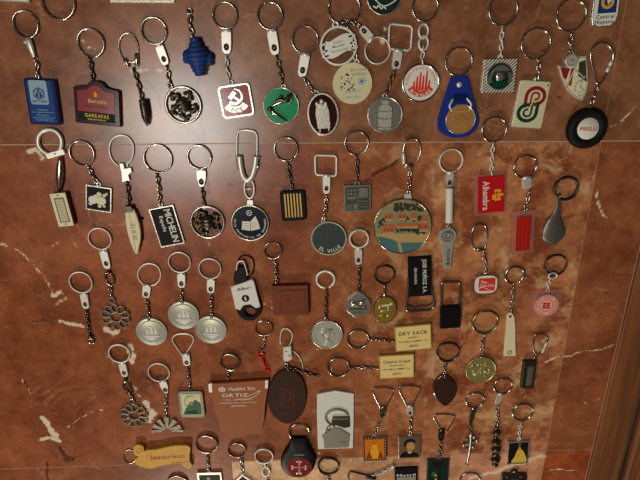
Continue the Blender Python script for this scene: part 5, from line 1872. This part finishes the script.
K('snowflake_keychain', 'half snowflake shaped pewter charm with a flat foot', 164, 390)
ring(159, 372, 11.2, 'nickel')
clasp((162, 381), (166.5, 393.5), 9.5, taper=.6)
chain([(166.5, 393), (166, 404), (166, 416)], L=5, W=4.2, r=.85)
b = MB()
c = (167, 430.5)
for (x, y) in ((153.5, 426), (158, 420), (166.5, 417.5), (175, 420.5), (180.5, 426.5)):
    stroke(b, [at(c[0] + (x - c[0]) * .25, c[1] + (y - c[1]) * .25, 2.6), at(x, y, 2.6)], 3.0, .2, 2.6, 'pewter', w1=6.4)
stroke(b, [at(151.5, 431.5, 2.6), at(162, 431, 2.6)], 3.4, .2, 2.6, 'pewter'); stroke(b, [at(171.5, 430.5, 2.6), at(183.5, 431, 2.6)], 3.4, .2, 2.6, 'pewter')
stroke(b, smooth_path([at(x, y, 2.6) for x, y in [(161, 431), (167, 427.5), (173, 431)]]), 2.4, .2, 2.4, 'pewter')
b.build('snowflake_charm')

K('plaque_keychain', 'rounded square plaque with a cream and green picture, left of the brown pouch', 187, 370)
loop([(183.5, 356), (178, 349), (173, 341.5), (173, 337), (177.5, 334), (184, 333.5), (190, 334.5), (193.5, 338), (192.5, 343), (187.5, 351)], 1.0, 'nickel')
clasp((185.5, 354), (187, 366), 9.2)
chain([(187, 366), (188.5, 377), (189.5, 389)], L=4.8, W=4, r=.8)
Z = 3.4
F = Fr([(178, 392), (203, 391), (205, 417), (179.5, 418.5)], Z)
b = MB(); prism(b, F.rect(-1, -1, 1, 1, 4), .2, Z, 'pewter', .8); bail(b, 190, 391, 3, 1.4, m='pewter'); P = b.build('plaque')
b = MB(); flat(b, F.rect(-.76, -.78, .76, .80, 1), Z + .12, 'ivory'); b.build('face_plate', P)
b = MB()
flat(b, F.pts([(-.72, -.74), (.74, -.74), (.74, .1), (.5, .3), (.2, .2), (-.1, .26), (-.25, .0), (-.5, -.3)]), Z + .2, 'green_photo')
flat(b, F.pts([(-.72, -.74), (.5, -.74), (.3, -.4), (-.4, -.5)]), Z + .26, 'green_dark')
stroke(b, smooth_path(F.pts([(-.3, -.2), (-.5, .1), (-.4, .45), (-.1, .62)])), 1.1, Z + .1, Z + .3, 'grey_ink'); flat(b, F.circ(-.02, .1, 2.4, 16), Z + .32, 'grey_ink'); flat(b, F.circ(.32, .28, 1.8, 12), Z + .34, 'slate_green')
b.build('picture', P)
b = MB(); write(b, 'LANJARON', F, .0, .66, 1.6, 'green_dark', Z + .3, width=10); lettering(b, P)

K('scroll_keychain', 'yellow wooden scroll cutout with painted red lettering, a tiny ring at its left', 160, 456)
loop([(133, 450.5), (127, 450), (123.8, 455), (125.5, 461), (130, 463.5), (134.5, 461)], .75, 'steel', False)
Z = 6
out = smooth_path([at(x, y, Z) for x, y in [(133, 450), (134.5, 446), (139, 445), (143.5, 447), (144, 451), (148, 450), (156, 449.5), (170, 446.5), (180, 445.5), (188, 446), (190.5, 449), (189.5, 456), (190, 462), (192.5, 466), (188.5, 469), (184, 467.5), (181, 464), (170, 464.5), (158, 467), (150, 469), (141, 467), (135, 463.5), (134.5, 459), (138.5, 457.5), (134.5, 455)]], True, 3)
b = MB(); prism(b, out, .2, Z, 'parchment', .6); P = b.build('scroll_board')
b = MB(); flat(b, circle(at(148, 458, Z), 4.0, 20, 5.0), Z + .1, 'parchment_red'); stroke(b, smooth_path([at(x, y, Z) for x, y in [(138, 449), (141, 448), (141.5, 451.5), (138, 453), (136.5, 450.5)]]), .6, Z - .1, Z + .2, 'orange_deep')
stroke(b, smooth_path([at(x, y, Z) for x, y in [(184, 463), (186.5, 461), (189, 463.5), (187, 466)]]), .6, Z - .1, Z + .2, 'orange_deep')
b.build('painted_curl', P)
F = Fr([(146, 450), (188, 446.5), (189, 464), (147, 467)], Z)
b = MB(); write(b, 'Jesucristo', F, .0, .05, 6.8, 'orange_deep', Z + .2, width=F.w * .82, rot=3); write(b, 'te ama', F, .42, -.62, 3.0, 'orange_deep', Z + .2, width=F.w * .26); lettering(b, P)

K('pouch_keychain', 'tapered brown leather pouch with pale lettering and stitched edges', 230, 380)
ring(230, 362, 10.2, wire=.95)
chain([(228.5, 371), (228, 381)], L=5.4, W=4.2, r=.9)
Z = 6
F = Fr([(209, 383), (267.5, 379.5), (263, 433), (219, 436)], Z)
out = [at(x, y, Z) for x, y in [(208.5, 384), (268, 380), (267.8, 390), (265.5, 405), (264.5, 420), (262, 429), (255, 433.5), (240, 436), (227, 436.5), (221, 433), (217.5, 420), (212, 400), (208.5, 391)]]
b = MB(); prism(b, out, .2, Z, 'brown_leather', 1.0); P = b.build('pouch')
b = MB()
st = inset(ccw(out), 2.0)
for i in range(len(st)):
    a, c = st[i], st[(i + 1) % len(st)]
    n = max(1, int(math.dist(a, c) / 2.4))
    for k in range(n):
        t0, t1 = (k + .2) / n, (k + .8) / n
        stroke(b, [(a[0] + (c[0] - a[0]) * t0, a[1] + (c[1] - a[1]) * t0), (a[0] + (c[0] - a[0]) * t1, a[1] + (c[1] - a[1]) * t1)], .5, Z - .3, Z + .25, 'stitch')
b.build('stitching', P)
b = MB()
for q in ([(208.2, 384), (212, 383), (212.5, 392), (209, 392.5)], [(265, 380.5), (268.3, 380), (268.2, 388), (265, 388.5)]):
    b = MB(); prism(b, [at(x, y, Z) for x, y in q], Z - 2, Z + .6, 'nickel', .3); b.build('corner_cap', P)
b = MB(); annulus(b, circle(at(222, 389.5, Z), 4.4, 24, 3.6), circle(at(222, 389.5, Z), 3.0, 24, 2.4), Z - .1, Z + .15, 'white_ink', .03); flat(b, circle(at(222, 389.5, Z), 2.0, 16, 1.6), Z + .15, 'white_ink')
stroke(b, smooth_path([at(x, y, Z) for x, y in [(247, 396.5), (253, 394), (260, 390.5), (256, 395.5), (249, 398.5), (236, 399)]]), .7, Z - .1, Z + .15, 'white_ink'); b.build('emblem', P)
b = MB()
write(b, 'Muebles Sto.', F, .18, .74, 5.0, 'white_ink', Z + .12, rot=2, width=F.w * .52); write(b, 'ORTIZ', F, -.12, .50, 4.8, 'white_ink', Z + .12, width=F.w * .50)
write(b, 'CTRA. DE MALAGA', F, -.05, .33, 1.7, 'white_ink', Z + .12, width=F.w * .56); write(b, 'POLIGONO IND. TFNO. 272527', F, -.02, .22, 1.7, 'white_ink', Z + .12, width=F.w * .72); write(b, 'GRANADA', F, -.02, .10, 2.2, 'white_ink', Z + .12, width=F.w * .30); lettering(b, P)

K('tiny_key_keychain', 'tiny red key on a thin chain beside the brown pouch', 264, 345)
ring(264, 328, 9.2, wire=.75)
chain([(265, 336), (264, 344), (262, 353)], L=4.6, W=3.6, r=.7)
b = MB(); c = at(261.5, 355, 2); tube(b, [(x, y, 1.6) for x, y in circle(c, 3.6, 20, 3.0)], 1.1, 'red_key', True)
tube(b, [at(262.5, 357, 2) + (1.6,), at(266, 371, 2) + (1.6,)], 1.35, 'red_key'); prism(b, [at(x, y, 2) for x, y in [(265.5, 369.5), (269.5, 368.5), (270, 371.5), (266, 372.5)]], .3, 2.4, 'red_key', .3); prism(b, [at(x, y, 2) for x, y in [(264, 366), (267.5, 365.2), (268, 367), (264.5, 368)]], .3, 2.4, 'red_key', .3)
b.build('red_key')

K('leather_fob_keychain', 'large dark brown egg shaped leather fob with a branching chain', 288, 365)
loop([(285, 328), (290, 330), (292.5, 335.5), (291, 342), (288, 347), (285, 350)], 1.0, 'nickel', False, name='snap_hook')
loop([(285, 328), (281.5, 331), (280.3, 338), (280.5, 344)], .95, 'nickel', False, name='gate')
b = MB(); prism(b, [at(x, y, 4) for x, y in [(283, 347), (291.5, 346), (292.5, 359), (288, 361.5), (283, 360)]], .4, 5, 'nickel', 1.2); ball(b, at(286, 351, 4) + (5,), (1, 1, .3), 'photo_dark'); ball(b, at(289.5, 355, 4) + (5,), (1, 1, .3), 'photo_dark'); b.build('swivel_clasp')
chain([(285, 360), (287, 366), (290.5, 374)], L=5, W=4, r=.8)
chain([(289, 367), (302, 371), (311, 374), (319, 376)], L=6, W=4.8, r=.95, m='steel_dark', name='side_chain')
loop([(292, 350), (298, 355), (302, 362), (303, 369)], .7, 'nickel', False, name='wire_strand')
Z = 3.6
out = smooth_path([at(x, y, Z) for x, y in [(287, 370), (295, 371.5), (302, 378), (306, 389), (306.5, 401), (303, 413), (296, 421), (287, 424), (277.5, 420), (270, 411), (267.5, 399), (269.5, 386), (274, 377), (280, 371.5)]], True, 4)
b = MB(); prism(b, out, .2, Z, 'dark_leather', 1.0); P = b.build('leather_fob')
b = MB(); F = Fr([(268, 371), (306, 371), (306, 423), (268, 423)], Z)
stroke(b, F.rect(-.36, -.36, .36, .36, 2), .6, Z - .3, Z + .2, 'red_leather', True); stroke(b, F.pts([(-.5, .3), (.4, .34)]), .5, Z - .2, Z + .2, 'red_leather'); stroke(b, F.pts([(-.4, -.6), (-.05, -.62)]), .6, Z - .2, Z + .2, 'red_leather')
stroke(b, smooth_path(F.pts([(-.15, -.2), (-.2, .15), (.1, .24), (.2, 0), (0, -.2)])), .8, Z - .2, Z + .25, 'red_leather'); b.build('tooling', P)

K('packaged_keychain', 'house shaped metal keychain sealed in a small pale plastic bag', 336, 420)
F = Fr([(317, 394), (354, 393), (353, 448), (318, 450)], 3)
b = MB(); prism(b, [at(x, y, 3) for x, y in [(317, 394.5), (335.5, 391), (354, 394), (353.8, 420), (353, 448.5), (318, 449.5), (317, 420)]], .2, 2.6, 'poly_bag', .5); b.build('plastic_bag')
c = at(337, 417.5, 3)
b = MB(); pts = [(c[0] + 14.5 * math.cos(math.radians(a)), c[1] + 12.8 * math.sin(math.radians(a)), 3.8) for a in range(20, 262, 8)]
tube(b, pts, 1.5, 'bag_metal', False, 8, flatk=.7); b.build('key_ring')
b = MB(); prism(b, [at(x, y, 4) for x, y in [(332.5, 417), (349.5, 416.5), (350, 427), (345, 428), (331.5, 424)]], 2.4, 4.6, 'steel_dark', .6); stroke(b, [at(333, 418.5, 4), at(348, 418, 4)], 1.8, 4.4, 5.4, 'silver'); b.build('swivel_clasp')
chain([(331, 424), (328, 429), (325, 433)], L=4.6, W=3.6, r=.7, z=4)
b = MB(); prism(b, [at(x, y, 4) for x, y in [(322, 436.5), (325, 434), (333.5, 428), (340, 428.5), (350, 435), (349.5, 439), (348.5, 447.5), (324, 448.5), (323.5, 440)]], 2.4, 4.2, 'bag_metal', .4); P = b.build('house_charm')
G = Fr([(330, 437), (349, 437), (348, 447), (331, 447)], 4.2)
b = MB(); write(b, 'VER', G, .4, -.05, 3.4, 'pewter', 4.4, width=9); lettering(b, P)

K('leather_fob_keychain', 'black padded leather fob with a dark red oval and silver cross', 299, 450)
ring(299.3, 432, 11.2, wire=1.25)
Z = 7
out = smooth_path([at(x, y, Z) for x, y in [(291, 439.5), (299, 439), (306.5, 439.5), (309, 446), (313.5, 454), (315.5, 463), (312.5, 471), (306, 476.5), (298, 478), (289.5, 476.5), (283, 471), (280.5, 463), (283.5, 454), (289, 446)]], True, 4)
b = MB(); prism(b, out, .2, Z, 'black_leather', 1.6, dome=.8, smooth=True); P = b.build('leather_fob')
F = Fr([(286.5, 457), (312, 457), (312, 476), (286.5, 476)], Z)
b = MB(); prism(b, F.circ(0, 0, F.w / 2, 36, F.h / 2), Z, Z + 1.1, 'gunmetal', .3); prism(b, F.circ(0, 0, F.w * .47, 36, F.h * .46), Z + 1, Z + 1.25, 'red_label', 0); b.build('oval_badge', P)
b = MB(); z0, z1 = Z + 1.2, Z + 1.7
for (u, v) in ((0, .72), (0, -.72), (.62, .02), (-.62, .02)):
    stroke(b, F.pts([(0, 0), (u, v)]), 1.1, z0, z1, 'silver', w1=2.6)
    for s in (-.16, .16):
        ball(b, F.n(u * .85 + (s if u == 0 else 0), v * .85 + (s if v != .72 and v != -.72 else 0)) + (z1,), (1.5, 1.5, .4), 'silver')
b.build('cross_relief', P)
b = MB(); G = Fr([(290, 453), (308, 453), (308, 457), (290, 457)], Z + 1); stroke(b, G.pts([(-.6, 0), (.6, 0)]), 3.6, Z + .4, Z + 1.0, 'gunmetal'); write(b, 'SANTIAGO', G, 0, 0, 1.6, 'grey_ink', Z + 1.05, width=11); lettering(b, P)


def tri_ring(x, y, w=10.3, h=10):
    loop([(x - w, y - h * .55), (x - w * .9, y - h * .95), (x, y - h * 1.05), (x + w * .92, y - h * .9), (x + w, y - h * .5), (x + w * .62, y + h * .3), (x + w * .22, y + h), (x - w * .2, y + h), (x - w * .6, y + h * .3)], .95, 'steel')


def photo_plaque(quad, rim, bailxy, Z=4, beads=False):
    F = Fr(quad, Z)
    b = MB(); prism(b, F.rect(-1, -1, 1, 1, 1), .2, Z - .3, rim, .3); bail(b, *bailxy, 2.6, 1.2, m='nickel')
    if beads:
        for s in (-1, 1):
            for k in range(9):
                t = -.96 + 1.92 * k / 8
                ball(b, F.n(t, s * .95) + (Z - .2,), .85, 'silver', 8, 5); ball(b, F.n(s * .95, t) + (Z - .2,), .85, 'silver', 8, 5)
    P = b.build('plaque')
    return F, P


K('photo_keychain', 'small framed orange picture of a robed figure, left of the portrait plaque', 382, 415)
tri_ring(383, 398)
clasp((383.5, 407), (382.5, 417), 8, 'steel')
chain([(382, 417), (378, 425), (375, 434)], L=4.8, W=4, r=.8)
F, P = photo_plaque([(362.5, 438), (387, 437), (385.5, 460), (363.5, 462)], 'steel', (374.5, 436), beads=True)
b = MB(); z = 3.9
flat(b, F.rect(-.84, -.84, .84, .84), z, 'orange_photo'); flat(b, F.pts([(-.5, -.8), (-.2, .4), (.2, .4), (.5, -.8)]), z + .08, 'amber')
flat(b, F.pts([(-.8, -.8), (-.45, -.1), (-.2, -.8)]), z + .1, 'orange_deep'); flat(b, F.pts([(.8, -.8), (.45, -.1), (.25, -.8)]), z + .1, 'orange_deep'); flat(b, F.circ(0, .5, 1.5, 14), z + .12, 'orange_deep'); flat(b, F.circ(0, .46, 1.0, 14), z + .16, 'skin_print'); b.build('picture', P)

K('photo_keychain', 'small plaque with a printed portrait of a person in a dark collar', 410, 413)
tri_ring(409.5, 396)
clasp((410, 406), (410.5, 416), 8, 'nickel')
chain([(410.5, 416), (410.5, 425), (410, 434)], L=4.8, W=4, r=.8)
F, P = photo_plaque([(399, 438), (421, 436), (420, 458), (398, 459)], 'silver', (410, 435))
b = MB(); z = 3.9
flat(b, F.rect(-.9, -.9, .9, .9), z, 'photo_brown'); flat(b, F.pts([(-.86, -.88), (.86, -.88), (.8, -.6), (.3, -.34), (-.5, -.34), (-.8, -.6)]), z + .06, 'photo_dark')
flat(b, F.circ(.10, .12, 5.2, 22, 6.8), z + .10, 'skin_print'); flat(b, F.pts([(-.2, -.2), (.24, -.22), (.2, -.44), (-.14, -.44)]), z + .10, 'skin_print')
flat(b, smooth_path(F.pts([(-.46, .1), (-.48, .5), (-.2, .78), (.24, .80), (.52, .62), (.54, .36), (.38, .52), (-.06, .56), (-.28, .44), (-.34, .12)]), True, 3), z + .16, 'photo_dark')
for u in (-.10, .20):
    flat(b, F.circ(u, .2, .5, 8), z + .18, 'photo_dark')
flat(b, F.rect(-.02, -.1, .18, -.06), z + .18, 'orange_deep'); flat(b, F.pts([(-.2, -.42), (.24, -.44), (.04, -.54)]), z + .18, 'white_ink'); b.build('picture', P)

K('photo_keychain', 'dark green picture plaque cut off by the bottom edge, on a triangular ring', 442, 440)
tri_ring(444.3, 423, 10, 8.6)
clasp((442, 430), (441, 441), 8, 'steel_dark')
chain([(441, 441), (440.5, 450), (439.5, 459)], L=4.8, W=4, r=.8, m='steel_dark')
F, P = photo_plaque([(427.5, 460), (449, 460), (448, 485), (426, 486)], 'gunmetal', (439, 459.5))
b = MB(); z = 3.9
flat(b, F.rect(-.88, -.9, .88, .9), z, 'green_bottle'); flat(b, F.pts([(-.6, .85), (.4, .85), (.5, .5), (-.3, .4)]), z + .06, 'photo_dark'); flat(b, F.circ(-.35, -.1, 3, 14, 4), z + .08, 'green_photo')
flat(b, F.circ(-.16, -.2, 1.7, 14), z + .12, 'amber'); flat(b, F.pts([(.1, .3), (.3, .3), (.34, -.8), (.06, -.8)]), z + .1, 'photo_dark'); flat(b, F.pts([(-.6, -.85), (-.1, -.4), (.1, -.85)]), z + .1, 'yellow'); b.build('picture', P)

K('cross_keychain', 'ornate silver cross charm with knobbed arms, left of the dark beaded charm', 473, 415)
ring(475, 400, 9.8)
clasp((474.5, 408), (470, 425), 7, 'steel', hole=False, taper=.8)
chain([(470.5, 425), (470.5, 433)], L=4.8, W=4, r=.85, m='steel_dark')
b = MB()
tube(b, smooth_path([at(471, 433, 3) + (3,), at(470, 446, 3) + (3.4,), at(467, 465, 3) + (2.4,)]), [2.4 - .07 * i for i in range(13)], 'silver')
tube(b, smooth_path([at(464, 445, 3) + (2.6,), at(470, 443.5, 3) + (3.2,), at(477, 441, 3) + (2.6,)]), 2.0, 'silver')
for x, y, r in ((464, 445, 2.8), (477, 440.5, 2.8), (470.5, 435, 2.6), (467, 439, 2.2), (474, 437, 2.4), (473, 447, 2.4), (467, 449, 2.2), (466.8, 464, 2.2), (468.6, 455, 1.9)):
    ball(b, at(x, y, 3) + (2.9,), (r, r, r * .8), 'pewter' if r < 2.3 else 'silver')
b.build('cross_charm')

K('totem_keychain', 'dark elongated charm of stacked knobs, left of the yellow robed picture', 500, 412)
ring(503, 386, 9.8, 'steel')
clasp((501, 394), (497, 404), 7, 'nickel', hole=False)
chain([(497.5, 404), (497.5, 415), (497, 426)], L=5, W=4.2, r=.85)
b = MB()
rg = random.Random(2)
y = 427
for k, (w, st) in enumerate(((3, 4), (4.6, 5), (3.2, 4), (5.6, 6), (6.2, 6), (5, 5), (6, 5.5), (4.6, 4.5))):
    c = at(497 + .0 * k - k * .25, y + st / 2, 4)
    ball(b, c + (w * .75,), (w, st * .78, w * .75), 'antique', 12, 7, rg.uniform(-.3, .3))
    if k in (1, 3, 4, 6):
        ball(b, (c[0] + w * .8, c[1] + .6, 3), (2.2, 1.8, 1.8), 'gunmetal', 10, 6); ball(b, (c[0] - w * .8, c[1] - .5, 3), (2.0, 1.8, 1.8), 'gunmetal', 10, 6)
        ball(b, (c[0] + .4, c[1], w * 1.45), 1.1, 'steel', 8, 5)
    y += st
b.build('totem_charm')

K('photo_keychain', 'black picture plaque of a figure in a wide yellow robe', 521, 430)
ring(522.6, 412, 10.7, 'steel')
chain([(520.5, 422), (519.5, 431), (519, 440)], L=4.8, W=4, r=.85, m='nickel')
F, P = photo_plaque([(508, 442), (530, 441), (528.5, 463.5), (507, 465)], 'silver', (518.5, 439.5), beads=True)
b = MB(); z = 3.9
flat(b, F.rect(-.86, -.86, .86, .86), z, 'photo_dark'); flat(b, smooth_path(F.pts([(-.62, -.80), (-.34, -.35), (-.08, .28), (.26, .3), (.58, -.1), (.82, -.80), (.2, -.84)]), True, 3), z + .08, 'yellow')
flat(b, F.circ(.08, .42, 1.7, 14, 2.2), z + .12, 'skin_print'); flat(b, F.circ(.08, .7, 1.3, 12), z + .1, 'gold_ink'); flat(b, F.circ(.0, -.25, .9, 10), z + .14, 'orange_deep'); b.build('picture', P)

# ---- bottom edge
K('plaque_keychain', 'black plaque in a silver frame cut off by the bottom edge, right of the scroll', 207, 460)
ring(206.7, 444, 11.4, wire=.9)
chain([(207, 455), (208, 463), (208.5, 472)], L=5, W=4.2, r=.9)
Z = 3
F = Fr([(198.5, 474), (222.5, 472), (223, 500), (199, 502)], Z)
b = MB(); prism(b, F.rect(-1, -1, 1, 1, .8), .2, Z, 'silver', .3); bail(b, 209, 472.5, 2.6, 1.2); P = b.build('plaque')
b = MB(); flat(b, F.rect(-.86, -.86, .86, .86), Z + .1, 'black'); b.build('face_plate', P)
b = MB(); flat(b, F.circ(-.1, .6, 2.6, 14), Z + .16, 'grey_ink'); b.build('emblem', P)

K('ring_keychain', 'half seen ring at the bottom edge directly below the yellow scroll', 178, 484)
ring(177.7, 483.5, 10.8, 'steel')
chain([(178, 494), (179, 512)])
F = Fr(c=(180, 528), r=14, z=3); coin_disc(F, .2, 3, 'silver', 'pewter')

K('plaque_keychain', 'dark diamond plaque cut off by the bottom edge, under a thin ring', 240, 462)
ring(237, 450, 9.4)
chain([(240.5, 458), (242, 466), (243, 474)], L=4.8, W=4, r=.8)
Z = 3
F = Fr([(242, 473), (259, 487), (247, 505), (229, 488)], Z)
b = MB(); prism(b, F.rect(-1, -1, 1, 1, .8), .2, Z, 'silver', .3); bail(b, 243, 474.5, 2.4, 1.1); P = b.build('plaque')
b = MB(); flat(b, F.rect(-.84, -.84, .84, .84), Z + .1, 'black'); b.build('face_plate', P)

K('swivel_keychain', 'ring with an oval swivel at the bottom edge, left of the black padded fob', 264, 466)
ring(264, 455.5, 9.8, 'nickel', wire=1.1)
b = MB(); c = at(266, 471, 2); tube(b, [(x, y, 2.4) for x, y in circle(c, 4.8, 22, 8)], 1.5, 'nickel', True); ball(b, at(265.5, 464, 2) + (2.6,), (3, 2.2, 2.2), 'steel'); b.build('swivel_link')
chain([(267, 477), (269, 492)], L=5)
F = Fr(c=(270, 506), r=12, z=3); coin_disc(F, .2, 3, 'silver', 'pewter')

K('ring_keychain', 'dark ring on the beige tile at the bottom edge, right of the black padded fob', 328, 474)
ring(328.3, 466, 11.2, 'steel_dark', wire=1.1)
chain([(328, 476), (329, 484), (330, 494)], L=5, W=4.4, r=.9)
F = Fr(c=(330, 508), r=13, z=3); coin_disc(F, .2, 3, 'silver', 'pewter')

K('plaque_keychain', 'black and white plaque on a long sideways wire and chain at the bottom edge', 375, 474)
loop([(349, 482), (348, 477), (350, 472), (354, 472), (362, 474), (368, 475), (375, 474)], 1.15, 'steel_dark', False, name='snap_hook')
chain([(372, 475), (380, 473), (388, 469), (394, 466.5)], L=6, W=4.6, r=1.0, m='nickel')
b = MB(); spin(b, at(366, 477, 2), at(376, 478, 2), [(0, 1.4), (.1, 2.2), (.9, 2.2), (1, 1.4)], 'gunmetal', 2.4); ball(b, at(393, 466.5, 3) + (2.8,), (3.4, 2.8, 2.6), 'nickel'); b.build('sleeve')
Z = 4
F = Fr([(395, 469), (417, 468), (418, 492), (395, 493)], Z)
b = MB(); prism(b, F.rect(-1, -1, 1, 1, .8), .2, Z, 'black', .4); P = b.build('plaque')
b = MB(); flat(b, F.rect(-.84, -.9, .84, .30), Z + .1, 'grey_ink'); b.build('face_plate', P)
b = MB(); write(b, 'Motril', F, 0, .46, 4.6, 'white', Z + .15, width=F.w * .82); lettering(b, P)

K('ring_keychain', 'half seen ring at the bottom edge below the silver cross', 470, 484)
ring(469.7, 480.5, 10.8, 'steel')
chain([(470, 491), (471, 508)])
F = Fr(c=(472, 524), r=13, z=3); coin_disc(F, .2, 3, 'silver', 'pewter')

K('ornament_keychain', 'dark pewter plate with a crest, cut off by the bottom edge beneath the robed picture', 515, 476)
Z = 3.4
out = smooth_path([at(x, y, Z) for x, y in [(502, 476), (505, 473.5), (510, 474), (513, 470.5), (517, 470.5), (519, 473.5), (525, 473.5), (527, 476), (526.5, 486), (525, 496), (503, 497), (501.5, 487)]], True, 3)
b = MB(); prism(b, out, .2, Z, 'antique', .6); P = b.build('ornament_plate')
b = MB(); ball(b, at(514.5, 472, Z) + (Z,), (2.2, 1.8, 1.0), 'silver'); ball(b, at(507, 477, Z) + (Z,), (2.2, 1.6, .9), 'pewter'); ball(b, at(521, 477, Z) + (Z,), (2.2, 1.6, .9), 'pewter'); stroke(b, smooth_path([at(x, y, Z) for x, y in [(506, 482), (514, 479), (523, 482)]]), 1.4, Z - .1, Z + .6, 'pewter'); b.build('relief', P)
